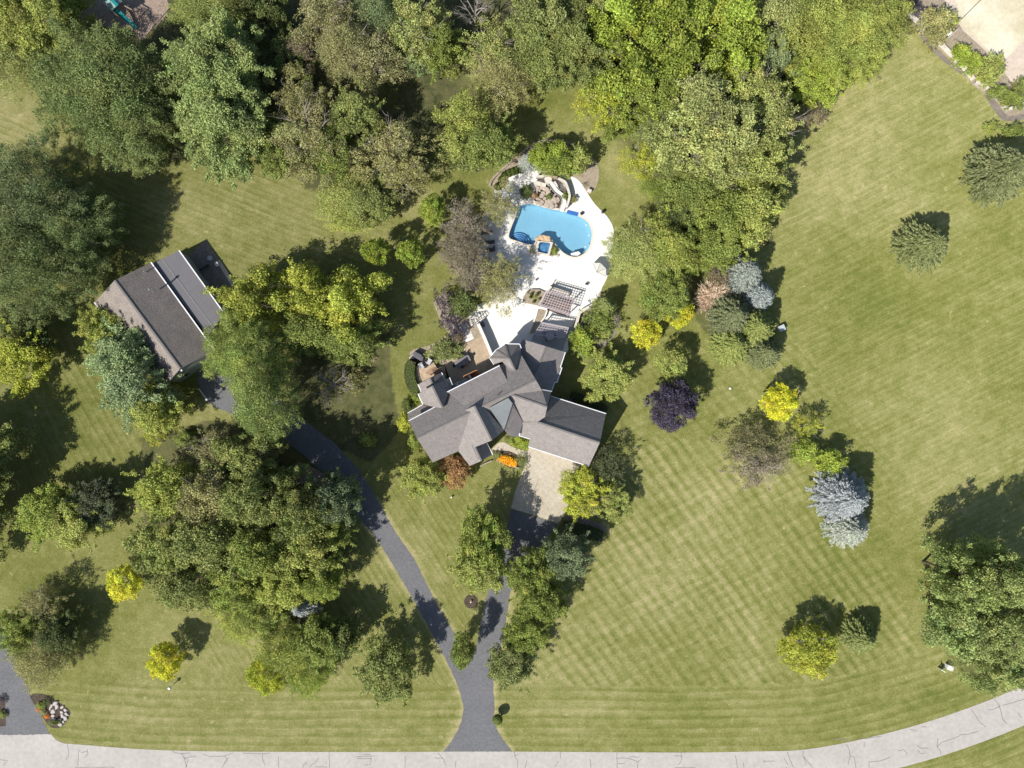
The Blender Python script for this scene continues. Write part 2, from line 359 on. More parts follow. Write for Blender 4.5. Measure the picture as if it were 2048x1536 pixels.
    keep = ~((np.abs(fx - 6.5) < 12) & (np.abs(fy - 25) < 9) & inpoly(fx, fy, [(p[0], p[1]) for p in POOL]))
    # grow the hole by one cell so that the basin walls clear it (the deck covers the rim)
    k2 = keep.copy(); k2[1:, :] &= keep[:-1, :]; k2[:-1, :] &= keep[1:, :]; k2[:, 1:] &= keep[:, :-1]; k2[:, :-1] &= keep[:, 1:]
    Q = Q[k2]
    V = np.stack([X, Y, np.zeros_like(X)], 1)
    B = 3000.0; ex = np.array([[-B,-B,0],[B,-B,0],[B,B,0],[-B,B,0]])
    n = len(V); V = np.vstack([V, ex]); c00, c10, c11, c01 = idx[0,0], idx[0,-1], idx[-1,-1], idx[-1,0]
    faces = Q.tolist() + [[n, n+1] + idx[0, ::-1].tolist()] + [[n+1, n+2] + idx[::-1, -1].tolist()] + [[n+2, n+3] + idx[-1, :].tolist()] + [[n+3, n] + idx[:, 0].tolist()]
    me = bpy.data.meshes.new("ground"); me.from_pydata(V.tolist(), [], faces)
    def attr(nm, a, fill):
        A = me.attributes.new(nm, 'FLOAT', 'POINT'); A.data.foreach_set('value', np.concatenate([a, np.full(4, fill)]).astype(np.float32))
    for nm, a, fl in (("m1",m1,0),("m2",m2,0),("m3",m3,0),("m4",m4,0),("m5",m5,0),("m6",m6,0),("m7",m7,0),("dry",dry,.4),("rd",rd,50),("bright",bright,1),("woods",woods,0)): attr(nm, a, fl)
    o = bpy.data.objects.new("ground", me); COL.objects.link(o)
    tag(o, "mown green and straw coloured lawn with mower stripes", None, None, "structure")
    m, nt, N, L = nodes_of("lawn_grass"); b = N["Principled BSDF"]; b.inputs['Roughness'].default_value = 0.9; b.inputs['Specular IOR Level'].default_value = 0.1
    me.materials.append(m)
    def A(nm): a = N.new("ShaderNodeAttribute"); a.attribute_name = nm; return a.outputs['Fac']
    def math_(op, a, b_=None, c=None):
        q = N.new("ShaderNodeMath"); q.operation = op
        for i, v in enumerate((a, b_, c)):
            if v is None: continue
            if isinstance(v, (int, float)): q.inputs[i].default_value = v
            else: L.new(v, q.inputs[i])
        return q.outputs[0]
    tc = N.new("ShaderNodeTexCoord"); sx = N.new("ShaderNodeSeparateXYZ"); L.new(tc.outputs['Object'], sx.inputs[0]); x, y = sx.outputs[0], sx.outputs[1]
    def noise(sc, det=4, vec=None, rough=.6):
        q = N.new("ShaderNodeTexNoise"); q.inputs['Scale'].default_value = sc; q.inputs['Detail'].default_value = det; q.inputs['Roughness'].default_value = rough
        L.new(vec or tc.outputs['Object'], q.inputs['Vector']); return q.outputs[0]
    wob = math_('MULTIPLY', math_('SUBTRACT', noise(.12, 2), .5), .9)
    wob2 = math_('MULTIPLY', math_('SUBTRACT', noise(.9, 2), .5), .14)
    mod = noise(.10, 3)                                    # where the stripes show strongly
    modr = N.new("ShaderNodeMapRange"); modr.inputs[1].default_value = .35; modr.inputs[2].default_value = .65; modr.inputs[3].default_value = .45; modr.inputs[4].default_value = 1.15; L.new(mod, modr.inputs[0]); mod = modr.outputs[0]
    def phase(deg, period, src=None):
        # stripes run along direction deg; phase measured across it
        if src is None:
            ca, sa = math.cos(R(deg)), math.sin(R(deg)); u = math_('ADD', math_('MULTIPLY', x, -sa), math_('MULTIPLY', y, ca))
        else: u = src
        return math_('MULTIPLY', math_('ADD', math_('ADD', u, wob), wob2), 2 * math.pi / period)
    def band(ph): return math_('SINE', ph)
    def line(ph, k=6.0): return math_('POWER', math_('ABSOLUTE', math_('SINE', math_('MULTIPLY', ph, .5))), 14)
    terms = []
    def stripes(mask, deg, period, wb, wlw, src=None):
        ph = phase(deg, period, src); s_ = math_('ADD', math_('MULTIPLY', band(ph), wb), math_('MULTIPLY', line(ph), wlw))
        if src is None:
            ca, sa = math.cos(R(deg)), math.sin(R(deg)); u = math_('ADD', math_('MULTIPLY', x, -sa), math_('MULTIPLY', y, ca)); v = math_('ADD', math_('MULTIPLY', x, ca), math_('MULTIPLY', y, sa))
        else: u = src; v = x
        cx = N.new("ShaderNodeCombineXYZ"); L.new(math_('MULTIPLY', u, 1.0), cx.inputs[0]); L.new(math_('MULTIPLY', v, .07), cx.inputs[1]); cx.inputs[2].default_value = deg
        sn = math_('MULTIPLY', math_('SUBTRACT', noise(1.3, 5, cx.outputs[0], .8), .5), .60)
        terms.append(math_('MULTIPLY', math_('ADD', math_('MULTIPLY', s_, mod), sn), A(mask)))
    stripes("m1", 27, 1.0, .03, .15)
    stripes("m2", -54, 1.75, .15, .10); stripes("m2", 27, 1.6, .055, .07)
    stripes("m5", -48, 1.6, .06, .04); stripes("m5", 24, 1.4, .05, .06)
    stripes("m3", 0, 1.55, .10, .16, A("rd"))
    stripes("m4", -57, 1.15, .07, .14)
    stripes("m6", -61, 1.3, .08, .14)
    stripes("m7", -22, 1.05, .06, .14)
    st_ = terms[0]
    for t in terms[1:]: st_ = math_('ADD', st_, t)
    blot = math_('MULTIPLY', math_('SUBTRACT', noise(.45, 7, None, .78), .5), 1.4)
    fine = math_('MULTIPLY', math_('SUBTRACT', noise(2.6, 6, None, .85), .5), 1.25)
    grain = math_('MULTIPLY', math_('SUBTRACT', noise(7.0, 2, None, .6), .5), .95)
    spots = math_('MULTIPLY', math_('MAXIMUM', math_('SUBTRACT', noise(.8, 3, None, .55), .635), 0.0), 3.0)
    grain = math_('ADD', grain, spots)
    d = math_('ADD', math_('ADD', math_('ADD', math_('ADD', A("dry"), st_), blot), fine), grain)
    cr = N.new("ShaderNodeValToRGB"); e = cr.color_ramp.elements
    e[0].position = 0.0; e[0].color = (0.112, 0.132, 0.030, 1); e[1].position = 1.0; e[1].color = (0.395, 0.345, 0.185, 1)
    for pos, c_ in ((.22, (.160, .170, .044, 1)), (.45, (.208, .214, .072, 1)), (.68, (.280, .268, .112, 1))):
        q = cr.color_ramp.elements.new(pos); q.color = c_
    L.new(d, cr.inputs[0])
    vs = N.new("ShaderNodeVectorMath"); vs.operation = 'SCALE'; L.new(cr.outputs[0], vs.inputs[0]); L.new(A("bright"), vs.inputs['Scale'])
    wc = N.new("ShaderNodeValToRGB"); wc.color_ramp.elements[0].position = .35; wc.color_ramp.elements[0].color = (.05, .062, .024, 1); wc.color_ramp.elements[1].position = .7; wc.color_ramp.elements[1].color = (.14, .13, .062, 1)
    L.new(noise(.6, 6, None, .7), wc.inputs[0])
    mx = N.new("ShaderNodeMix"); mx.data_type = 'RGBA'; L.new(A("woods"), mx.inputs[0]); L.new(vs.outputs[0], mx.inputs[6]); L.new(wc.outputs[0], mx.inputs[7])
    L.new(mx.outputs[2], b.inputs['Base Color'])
    bp = N.new("ShaderNodeBump"); bp.inputs['Strength'].default_value = .6; bp.inputs['Distance'].default_value = .12; L.new(noise(3.0, 6, None, .8), bp.inputs['Height']); L.new(bp.outputs[0], b.inputs['Normal'])
build_ground()

def struct(o, label=None):
    return tag(o, label, None, None, "structure")
# ---- road
def offset_line(pts, d):
    out = []
    for i, p in enumerate(pts):
        t = (pts[min(i+1, len(pts)-1)] - pts[max(i-1, 0)]).normalized(); out.append(Vector((p.x + t.y * d, p.y - t.x * d, 0)))
    return out
low = offset_line(ROADTOP, 6.2)
apron = [P(*p) for p in [(-20,1462),(0,1469),(102,1468),(112,1480),(128,1487)]]
rt = [p for p in ROADTOP if p.x > apron[-1].x + .3]; rl = [p for p in ROADTOP if p.x < apron[0].x - .3]
road = struct(sheet("road", rl + apron + rt + low[::-1], [], -.05, .012, M_road), "pale concrete road with tarred cracks and a curve to the right")
tar = MB(); rnd = random.Random(4)
def crack(pts, w=.095):
    pts = [P(*p) for p in pts]
    q = []
    for a, b in zip(pts[:-1], pts[1:]):
        n = max(2, int((b - a).length / .5))
        for i in range(n): q.append(a.lerp(b, i / n) + Vector((rnd.uniform(-.05, .05), rnd.uniform(-.05, .05), 0)))
    q.append(pts[-1]); tar.strip(q, w, .005, .0165)
for c in [[(134,1487),(138,1500),(136,1512),(132,1520)],[(156,1532),(157,1502),(161,1500)],[(162,1505),(174,1502),(176,1496)],[(174,1502),(176,1508),(168,1516)],[(0,1519),(16,1521),(6,1532)],
          [(345,1503),(360,1507),(380,1506)],[(364,1506),(368,1516),(376,1519)],[(368,1516),(392,1512)],[(368,1516),(374,1534)],[(376,1520),(372,1536)],[(406,1508),(420,1513),(448,1512),(466,1506)],[(450,1512),(455,1520),(445,1534)],[(458,1515),(448,1526)],
          [(486,1506),(520,1508),(540,1506)],[(526,1508),(525,1520),(530,1530)],[(556,1512),(558,1536)],[(604,1536),(612,1524),(614,1530)],[(620,1534),(638,1516)],[(630,1533),(655,1534)],[(658,1503),(659,1536)],[(652,1524),(652,1528)],
          [(712,1513),(748,1512)],[(725,1509),(742,1509)],[(714,1517),(744,1517)],[(742,1513),(741,1530),(728,1530)],[(810,1512),(810,1536)],[(876,1506),(886,1516),(891,1530)],[(868,1516),(886,1516)],[(912,1522),(910,1536)],
          [(1029,1504),(1030,1514),(1036,1522),(1034,1536)],[(1036,1510),(1028,1512)],[(1054,1520),(1050,1536)],[(1121,1504),(1121,1516)],[(1116,1522),(1110,1534)],[(1180,1518),(1182,1536)],[(1234,1503),(1234,1536)],[(1234,1516),(1258,1517),(1276,1524),(1283,1518)],[(1276,1524),(1275,1536)],[(1258,1514),(1280,1514)],[(1236,1527),(1250,1527)],
          [(1362,1505),(1364,1520),(1356,1530)],[(1350,1512),(1364,1512)],[(1350,1535),(1390,1535)],[(1471,1512),(1475,1536)],[(1487,1524),(1488,1536)],[(1528,1520),(1528,1526)],[(1528,1523),(1550,1522)],[(1574,1504),(1580,1520),(1588,1536)],[(1568,1516),(1576,1530)],
          [(1606,1502),(1606,1512),(1616,1524),(1626,1536)],[(1608,1514),(1612,1530)],[(1692,1488),(1698,1500),(1700,1512),(1708,1514),(1712,1536)],[(1700,1512),(1696,1530)],[(1728,1484),(1728,1494)],[(1738,1536),(1738,1524),(1760,1522),(1780,1514)],
          [(1795,1502),(1806,1499),(1814,1506),(1812,1510)],[(1834,1490),(1842,1497),(1856,1496)],[(1836,1500),(1842,1508),(1850,1506)],[(1876,1476),(1874,1492),(1880,1502),(1882,1510)],[(1874,1494),(1884,1484),(1906,1478),(1922,1470),(1936,1468),(1956,1462)],
          [(1820,1459),(1834,1462)],[(1843,1454),(1854,1454)],[(1942,1418),(1952,1432),(1960,1445),(1972,1454)],[(1988,1398),(1998,1410),(2002,1426),(2005,1438),(2015,1448)],[(1976,1420),(1990,1418),(2000,1412)],[(2006,1410),(2022,1406),(2048,1398)],[(2036,1426),(2044,1436)],
          [(1668,1478),(1700,1480)],[(1722,1478),(1764,1472)],[(1572,1536),(1573,1534)],[(230,1534),(150,1535)]]: crack(c)
tar.build("crack_seal", M_tar, road)
# ---- driveways
def pave(name, pts, m, z, label, sm=0):
    q = [P(*p) for p in pts]
    if m is M_asph:
        r2 = random.Random(5); w = []
        for a, b in zip(q, q[1:] + q[:1]):
            n = max(1, int((b - a).length / .45))
            for i in range(n): w.append(a.lerp(b, i / n) + Vector((r2.uniform(-.07, .07), r2.uniform(-.07, .07), 0)))
        q = w
    if sm: q = smooth_poly(q, sm)
    return struct(sheet(name, q, [], -.05, z, m), label)
def sm_open(pts, n=4): return [(p[0], p[1]) for p in smooth_poly([(*p, 0) for p in pts], n, False)]
lowL = sm_open([(396,745),(398,773),(410,797),(431,814),(485,837),(547,869),(598,903),(642,941),(663,963),(692,1000),(727,1046),(757,1084),(795,1146),(844,1230),(876,1290),(907,1352),(926,1408),(923,1440),(907,1475),(886,1503)])
upR = sm_open([(1024,1503),(1005,1478),(988,1443),(989,1412),(987,1370),(996,1320),(1005,1279),(1013,1237),(1020,1188),(1036,1160),(1062,1122),(1090,1080),(1117,1048)])
mid = sm_open([(1022,1017),(1006,1091),(990,1140),(972,1199),(963,1241),(954,1286),(940,1320),(925,1338),(914,1300),(907,1265),(872,1206),(830,1122),(790,1063),(755,1000),(735,965),(700,920),(660,880),(601,835),(560,800),(510,765),(460,735),(425,712)])
pave("driveway", lowL + upR + mid, M_asph, .016, "dark asphalt driveway forking to the garage and to the outbuilding")
pave("driveway", [(-10,1470),(100,1469),(92,1452),(75,1420),(62,1392),(52,1365),(30,1320),(-10,1210)] , M_asph, .018, "grey asphalt driveway of the neighbour at the left edge")
padp = [(1055,907),(1064,868),(1180,905),(1142,953),(1128,985),(1137,1010),(1126,1032),(1116,1047),(1068,1030),(1022,1017),(1030,985),(1044,945)]
pave("driveway_pad", padp, M_pad, .022, "cream stained concrete forecourt in front of the garage")
pave("path", sm_open([(984,898),(1003,884),(1030,896),(1062,904)]) + sm_open([(1062,930),(1052,918),(1020,911),(984,898)]), M_pad, .027, "cream concrete walk to the entry")
# ---- pool deck with the pool cut out
deck = struct(sheet("pool_deck", DECK, [POOL], -.05, .06, M_conc), "bright white concrete terrace round the pool")
# ---- stone bordered planting ring north of the pool
ring = smooth_poly([P(*p) for p in [(980,374),(983,362),(998,345),(1018,328),(1040,312),(1056,296),(1078,285),(1110,281),(1135,286),(1160,299),(1184,318),(1196,334),(1198,352),(1192,375),(1178,388),(1165,374),(1155,362),(1120,358),(1060,342),(1035,340),(1008,352),(992,376)]], 3)
struct(sheet("gravel_bed", ring, [], -.05, .045, M_bed), "tan gravel planting bed curving round the head of the pool")
struct(sheet("mulch_bed", smooth_poly([P(*p) for p in [(1188,600),(1204,590),(1222,600),(1236,622),(1238,650),(1226,676),(1205,694),(1180,702),(1158,716),(1145,700),(1140,670),(1150,640),(1165,622)]], 3), [], -.05, .05, M_pathg), "grey brown mulch bed with curved edge east of the pergolas")
struct(sheet("mulch_bed", smooth_poly([P(*p) for p in [(868,604),(880,590),(905,585),(935,592),(950,612),(940,640),(946,665),(945,690),(925,712),(900,735),(860,742),(835,715),(820,712),(825,700),(860,690),(885,676),(896,665),(885,650),(876,630)]], 3), [], -.05, .05, M_bed), "pale mulch bed with stones west of the steps")
struct(sheet("mulch_bed", [P(*p) for p in [(986,900),(1018,902),(1052,917),(1042,938),(1015,933),(988,920)]], [], -.05, .055, M_soil), "dark soil flower bed by the entry walk")
struct(sheet("mulch_bed", [P(*p) for p in [(168,-10),(330,-10),(340,14),(328,38),(306,58),(284,82),(268,72),(240,60),(140,42)]], [], -.05, .03, M_grav), "pinkish wood chip play area with timber edge")
struct(sheet("mulch_bed", smooth_poly([P(*p) for p in [(60,1392),(85,1388),(110,1400),(136,1418),(140,1430),(125,1452),(108,1456),(95,1448),(80,1425)]], 3), [], -.05, .03, M_soil), "dark mulch rock garden beside the left driveway")
struct(sheet("mulch_bed", [P(*p) for p in [(-10,1392),(10,1396),(12,1452),(-10,1454)]], [], -.05, .03, M_soil), "dark mulch flower strip at the left edge")
struct(sheet("gravel_bed", [P(*p) for p in [(375,512),(412,480),(440,522),(470,570),(490,606),(455,640),(430,600)]], [], -.05, .03, M_pathg), "grey gravel yard beside the lean-to")
struct(sheet("path", [P(*p) for p in [(434,522),(440,520),(470,566),(492,604),(486,608),(462,570)]], [], -.05, .07, M_pathp), "narrow pink concrete kerb beside the gravel yard")
struct(sheet("gravel_bed", smooth_poly([P(*p) for p in [(585,935),(610,928),(650,950),(665,975),(640,985),(600,965)]], 3), [], -.05, .03, M_grav), "brown gravel patch beside the bend of the driveway")
struct(sheet("gravel_bed", smooth_poly([P(*p) for p in [(1126,1045),(1140,1030),(1180,1040),(1210,1052),(1205,1068),(1160,1062)]], 3), [], -.05, .03, M_pathg), "dark gravel strip at the forecourt corner")
# ---- sand court, top right
struct(sheet("sand_court", [P(*p) for p in [(1870,-30),(2200,-30),(2200,160),(2060,180),(2035,180),(1985,115),(1925,60)]], [], -.05, .02, M_pathp), "pinkish paved walk round the neighbouring sand court")
struct(sheet("sand_court", [P(*p) for p in [(1905,-30),(2200,-30),(2200,-10),(2050,80),(2012,117),(1985,108),(1920,48)]], [], -.05, .028, M_sand), "pale sand court at the top right corner")
struct(sheet("mulch_bed", [P(*p) for p in [(1790,-30),(1870,-30),(1925,60),(1985,115),(2035,180),(2060,180),(2080,230),(2010,238),(1985,200),(1945,170),(1900,120),(1860,80),(1812,30)]], [], -.05, .024, M_bed), "long planting border along the sand court")
struct(sheet("path", smooth_poly([P(*p) for p in [(1825,40),(1838,52),(1870,92),(1905,126),(1935,150),(1925,150),(1898,132),(1862,100),(1835,65)]], 3), [], -.05, .032, M_pathg), "worn grey strip below the garden wall")
struct(sheet("path", smooth_poly([P(*p) for p in [(1968,190),(1990,200),(2005,222),(2020,232),(2048,228),(2048,238),(2010,242),(1992,226)]], 3), [], -.05, .034, M_pathg), "worn grey strip at the garden wall corner")
struct(sheet("mulch_bed", [P(942,1203) + Vector((1.18*math.cos(t*.2618), 1.18*math.sin(t*.2618), 0)) for t in range(24)], [], -.05, .045, M_soil), "round dark mulch circle in the fork of the drive")
# ================================================================ HOUSE
def roof_block(parent, faces, m, wall_m=None, walls=True, thick=.22, inset=.38, wall_skip=(), z_floor=0.0, close_tol=.12):
    """faces: lists of 3D points. Makes a roof shell with fascia and soffit, and walls under it."""
    V = []; F = []
    def vid(p):
        for i, q in enumerate(V):
            if (q - p).length < close_tol: return i
        V.append(Vector(p)); return len(V) - 1
    for f in faces:
        ids = []
        for p in f:
            i = vid(p)
            if not ids or ids[-1] != i: ids.append(i)
        if ids[0] == ids[-1]: ids.pop()
        a = sum(V[ids[i]].x * V[ids[(i+1) % len(ids)]].y - V[ids[(i+1) % len(ids)]].x * V[ids[i]].y for i in range(len(ids)))
        if a < 0: ids.reverse()
        F.append(ids)
    edges = {}
    for f in F:
        for i in range(len(f)): edges[(f[i], f[(i+1) % len(f)])] = True
    bd = [e for e in edges if (e[1], e[0]) not in edges]
    nxt = {a: b for a, b in bd}; loop = [bd[0][0]]
    while len(loop) < len(bd) and nxt.get(loop[-1]) is not None and nxt[loop[-1]] != loop[0]: loop.append(nxt[loop[-1]])
    b = MB(); b.v = [v.copy() for v in V]; b.f = [tuple(f) for f in F]
    n = len(loop); L = [V[i] for i in loop]
    low = [v - Vector((0, 0, thick)) for v in L]
    ins = []
    for i in range(n):
        p, q, r = L[i-1], L[i], L[(i+1) % n]
        d1 = (q - p); d2 = (r - q); d1.z = d2.z = 0; d1.normalize(); d2.normalize()
        n1 = Vector((-d1.y, d1.x, 0)); n2 = Vector((-d2.y, d2.x, 0)); mm = n1 + n2
        k = inset / max(.35, (1 + n1.dot(n2)) / 1.0) if mm.length > .1 else inset
        ins.append(q + mm * k - Vector((0, 0, thick + .02)))
    base = len(b.v); b.v += low + ins
    for i in range(n):
        j = (i + 1) % n
        b.f.append((loop[i], base + i, base + j, loop[j])); b.f.append((base + i, base + n + i, base + n + j, base + j))
    b.build("roof", m, parent)
    if walls:
        w = MB()
        for i in range(n):
            j = (i + 1) % n; a, c = ins[i], ins[j]
            if (a - c).length < .05: continue
            w.add([(a.x, a.y, z_floor), (c.x, c.y, z_floor), (c.x, c.y, c.z + .05), (a.x, a.y, a.z + .05)], [(0, 1, 2, 3)])
        w.build("wall", wall_m, parent)
    return ins
house = thing("house", c1(900, 750), "large house with many grey shingle gables, white gutters and a garage wing", "house")
def zline(a, b, zr, slope):
    """height on a plane falling away from the ridge a-b (crop coords)"""
    ax, ay = a; dx, dy = b[0] - ax, b[1] - ay; l = math.hypot(dx, dy)
    return lambda x, y: zr - abs((x - ax) * dy - (y - ay) * dx) / l * slope
Wr, Er = (230, 1010), (1245, 512)
zN = zline(Wr, Er, 10.8, 4.0 / 255); zS = zline(Wr, Er, 10.8, 3.8 / 243)
def q(f, pts): return [c1(x, y, f(x, y)) for x, y in pts]
W3, E3 = c1(*Wr, 10.8), c1(*Er, 10.8)
blocks = []
# main long block
roof_block(house, [[W3] + q(zN, [(160,860),(395,738),(450,752),(490,680),(495,612),(1118,292)]) + [E3],
                   [E3] + q(zS, [(1300,607),(1040,634),(1050,712),(972,935),(585,1120),(365,1215)]) + [W3]], M_roof, M_wall)
# raised rear dormer roof
roof_block(house, [[c1(490,615,7.9), c1(935,390,7.9), c1(1015,545,9.55), c1(640,735,9.75)]], M_roof, M_wall, z_floor=5.5, inset=.3)
# south cross gable
rN, rS = c1(720,733,11.7), c1(868,1028,11.7)
zB = zline((720,733), (868,1028), 11.7, .01627)
roof_block(house, [[rN] + q(zB, [(640,770)]) + q(zB, [(585,1120),(680,1245)]) + [c1(780,1203,9.3), c1(725,1085,9.35), rS],
                   [rN, rS] + q(zB, [(975,940),(800,742)])], M_roof, M_wall, z_floor=0)
roof_block(house, [[c1(725,1085,9.35), c1(780,1203,9.3), c1(875,1148,7.4), c1(820,1043,7.5)]], M_roof, M_wall)
# north west gable and the small one in front
roof_block(house, [[c1(360,562,9.3), c1(240,630,6.8), c1(280,718,6.8), c1(385,745,8.4), c1(450,752,9.3)],
                   [c1(360,562,9.3), c1(450,752,9.3), c1(490,660,7.4), c1(530,552,6.5), c1(508,493,6.5)]], M_roof, M_wall)
roof_block(house, [[c1(340,495,5.8), c1(240,550,4.2), c1(265,612,4.2), c1(372,575,5.8)], [c1(340,495,5.8), c1(372,575,5.8), c1(472,514,4.2), c1(440,450,4.2)]], M_roof, M_wall)
roof_block(house, [[c1(150,795,5.2), c1(275,725,5.2), c1(394,738,6.3), c1(158,862,6.3)]], M_roof, M_wall)
# bay turret
T = c1(1018,328,9.1); Rr = c1(1070,437,8.9)
roof_block(house, [[T, c1(985,205,6.7), c1(905,258,6.7)], [T, c1(905,258,6.7), c1(850,322,6.7)], [T, c1(850,322,6.7), c1(885,378,6.8), c1(960,357,7.6), c1(1018,432,8.5), Rr],
                   [T, c1(1105,207,6.7), c1(985,205,6.7)], [T, c1(1118,240,6.7), c1(1105,207,6.7)], [T, Rr, c1(1118,292,6.75), c1(1118,240,6.7)]], M_roof, M_wall, thick=.18)
# north east block
roof_block(house, [ [ c1(1330,225,7.3), c1(1130,165,5.3), c1(1070,330,5.3), c1(1200,560,7.3) ],
                   [ c1(1330,225,7.3), c1(1200,560,7.3), c1(1300,600,6.4), c1(1378,606,5.4), c1(1405,530,5.4), c1(1425,530,5.2), c1(1466,405,5.2), c1(1452,405,5.4), c1(1495,275,5.4) ] ], M_roof, M_wall)
# link between main roof and garage
k0, k1 = c1(1032,634,10.45), c1(1342,742,10.2)
roof_block(house, [[k0, c1(1296,592,9.1), c1(1378,609,8.1), k1], [k0, k1, c1(1322,828,8.9), c1(1262,868,8.25), c1(1135,868,7.2), c1(1047,712,9.55)]], M_roof, M_wall)
# garage wing
g0, g1 = c1(1258,870,8.3), c1(1790,1048,8.3)
roof_block(house, [[g0, c1(1135,872,7.15), c1(1100,985,5.3), c1(1194,1015,5.3), c1(1180,1080,4.5), c1(1697,1247,4.5), g1],
                   [g1, c1(1843,800,4.3), c1(1375,652,4.3), c1(1320,828,7.3), c1(1264,815,7.3), g0]], M_roof, M_wall, inset=.32)
# entry roofs: grey membrane slope and the shingle slope beside it
def slab(name, pts, m, t=.06, parent=house):
    n = len(pts); b = MB(); b.add([p for p in pts] + [p - Vector((0, 0, t)) for p in pts], [tuple(range(n)), tuple(range(n, 2*n))[::-1]] + [(i, n+i, n+(i+1) % n, (i+1) % n) for i in range(n)])
    return b.build(name, m, parent)
def up(pts, dz): return [p + Vector((0, 0, dz)) for p in pts]
slab("roof", [c1(846,750,10.8), c1(1008,664,10.98), c1(1046,712,10.25), c1(974,935,9.5)], M_membrane, .9)
roof_block(house, [[c1(1046,712,9.95), c1(974,935,9.25), c1(1012,985,8.0), c1(1090,1002,6.6), c1(1135,872,7.3)]], M_roof, M_wall, inset=.25)
# ridge caps
for a, b_ in ((W3, E3), (rN, rS), (k0, k1), (g0, g1), (T, Rr), (c1(360,562,9.3), c1(450,752,9.3)), (c1(340,495,5.8), c1(372,575,5.8)), (c1(1330,225,7.3), c1(1245,445,7.3) ), (c1(725,1085,9.35), c1(780,1203,9.3)),
              (T, c1(985,205,6.7)), (T, c1(905,258,6.7)), (T, c1(850,322,6.7))):
    MB().beam(a + Vector((0,0,.01)), b_ + Vector((0,0,.01)), .26, .05).build("ridge_cap", M_ridge, house)
# white gutters and verge trim
def gutter(pts, w=.13, h=.13, parent=house):
    b = MB()
    for p, r in zip(pts[:-1], pts[1:]): b.beam(p + Vector((0,0,-.03)), r + Vector((0,0,-.03)), w, h)
    b.build("gutter", M_trim, parent)
gutter(q(zN, [(158,862),(395,736)])); gutter([c1(488,614,7.9), c1(936,388,7.9)]); gutter([c1(149,796,5.2), c1(276,724,5.2)])
gutter([c1(238,630,6.8), c1(280,720,6.8)]); gutter([c1(508,491,6.5), c1(532,554,6.5)]); gutter([c1(238,549,4.2), c1(266,613,4.2)]); gutter([c1(440,448,4.2), c1(472,513,4.2)])
gutter([c1(886,380,6.75), c1(848,321,6.7), c1(904,256,6.7), c1(984,203,6.7), c1(1106,205,6.7), c1(1120,240,6.7)])
gutter([c1(1496,275,5.4), c1(1453,406,5.4), c1(1467,406,5.2), c1(1426,531,5.2), c1(1406,531,5.4), c1(1379,608,5.4)])
gutter([c1(1300,594,9.1), c1(1380,609,8.1)], .1); gutter([c1(1376,650,4.3), c1(1844,799,4.3)]); gutter([c1(1180,1082,4.5), c1(1697,1249,4.5)])
gutter([c1(1136,873,7.15), c1(1101,987,5.35), c1(1195,1017,5.3)], .12); gutter([c1(821,1043,7.5), c1(876,1149,7.4)], .14); gutter([c1(530,556,5.6), c1(655,500,5.6)], .12)
# vents
MB().tube([c1(918,645,10.2), c1(930,632,10.9)], .07, 8).build("vent_pipe", M_dark, house)
MB().tube([c1(560,1010,8.0), c1(560,1010,8.6)], .07, 8).build("vent_pipe", M_dark, house)
# doors and windows, set proud of the walls
def panel_on(a, b_, t, z0, w, h, m, name, off=.04, pane=False):
    a = Vector((a.x, a.y, 0)); b_ = Vector((b_.x, b_.y, 0)); d = (b_ - a).normalized(); nrm = Vector((d.y, -d.x, 0)); c = a.lerp(b_, t) + nrm * off
    ang = math.atan2(d.y, d.x)
    o = MB().box((c.x, c.y, z0 + h / 2), (w, .12, h), ang).build(name, M_trim if pane else m, house)
    if pane: MB().box((c.x + nrm.x * .05, c.y + nrm.y * .05, z0 + h / 2), (w - .18, .06, h - .18), ang).build("pane", M_glass, o)
    return o
def inset_edge(a, b_, d):
    a = a.copy(); b_ = b_.copy(); t = (b_ - a); t.z = 0; t.normalize(); n = Vector((t.y, -t.x, 0)); return a - n * d, b_ - n * d
ga, gb = inset_edge(c1(1180,1080,4.5), c1(1697,1247,4.5), -.32)
ga, gb = c1(1180,1080,4.5), c1(1697,1247,4.5)
dv = (gb - ga); dv.z = 0; dv.normalize(); nv = Vector((dv.y, -dv.x, 0))   # outward, south
for t in (.18, .5, .82):
    dr = panel_on(ga - nv * .34, gb - nv * .34, t, .02, 2.7, 2.4, M_door, "garage_door", .0)
    for zz in (.62, 1.22, 1.82):
        c = ga.lerp(gb, t) - nv * .27; MB().box((c.x, c.y, zz), (2.6, .03, .03), math.atan2(dv.y, dv.x)).build("door_groove", M_grey, dr)
def row(a, b_, ts, z0, w, h, inset=.34):
    d = (b_ - a); d.z = 0; d.normalize(); n = Vector((d.y, -d.x, 0))
    for t in ts: panel_on(a - n * inset, b_ - n * inset, t, z0, w, h, M_glass, "window", .02, True)
row(c1(1495,275,4.8), c1(1130,165,4.5), (.25, .72), 1.2, 1.3, 1.6); row(c1(1378,606,4.7), c1(1495,275,4.8), (.3, .75), 1.2, 1.2, 1.5, .5)
row(c1(1843,800,4.3), c1(1375,652,4.3), (.2, .5, .8), 1.5, 1.2, 1.4, .30); row(c1(1697,1247,4.5), c1(1843,800,4.3), (.3, .7), 1.3, 1.2, 1.4, .30)
row(c1(935,390,7.9), c1(490,615,7.9), (.12, .35, .6, .85), 5.9, 1.4, 1.4, .28)
for a, b_ in ((c1(1105,207,6.7), c1(985,205,6.7)), (c1(985,205,6.7), c1(905,258,6.7)), (c1(905,258,6.7), c1(850,322,6.7))):
    row(a, b_, (.5,), 4.2, 1.1, 1.7, .36); row(a, b_, (.5,), 1.2, 1.1, 1.9, .36)
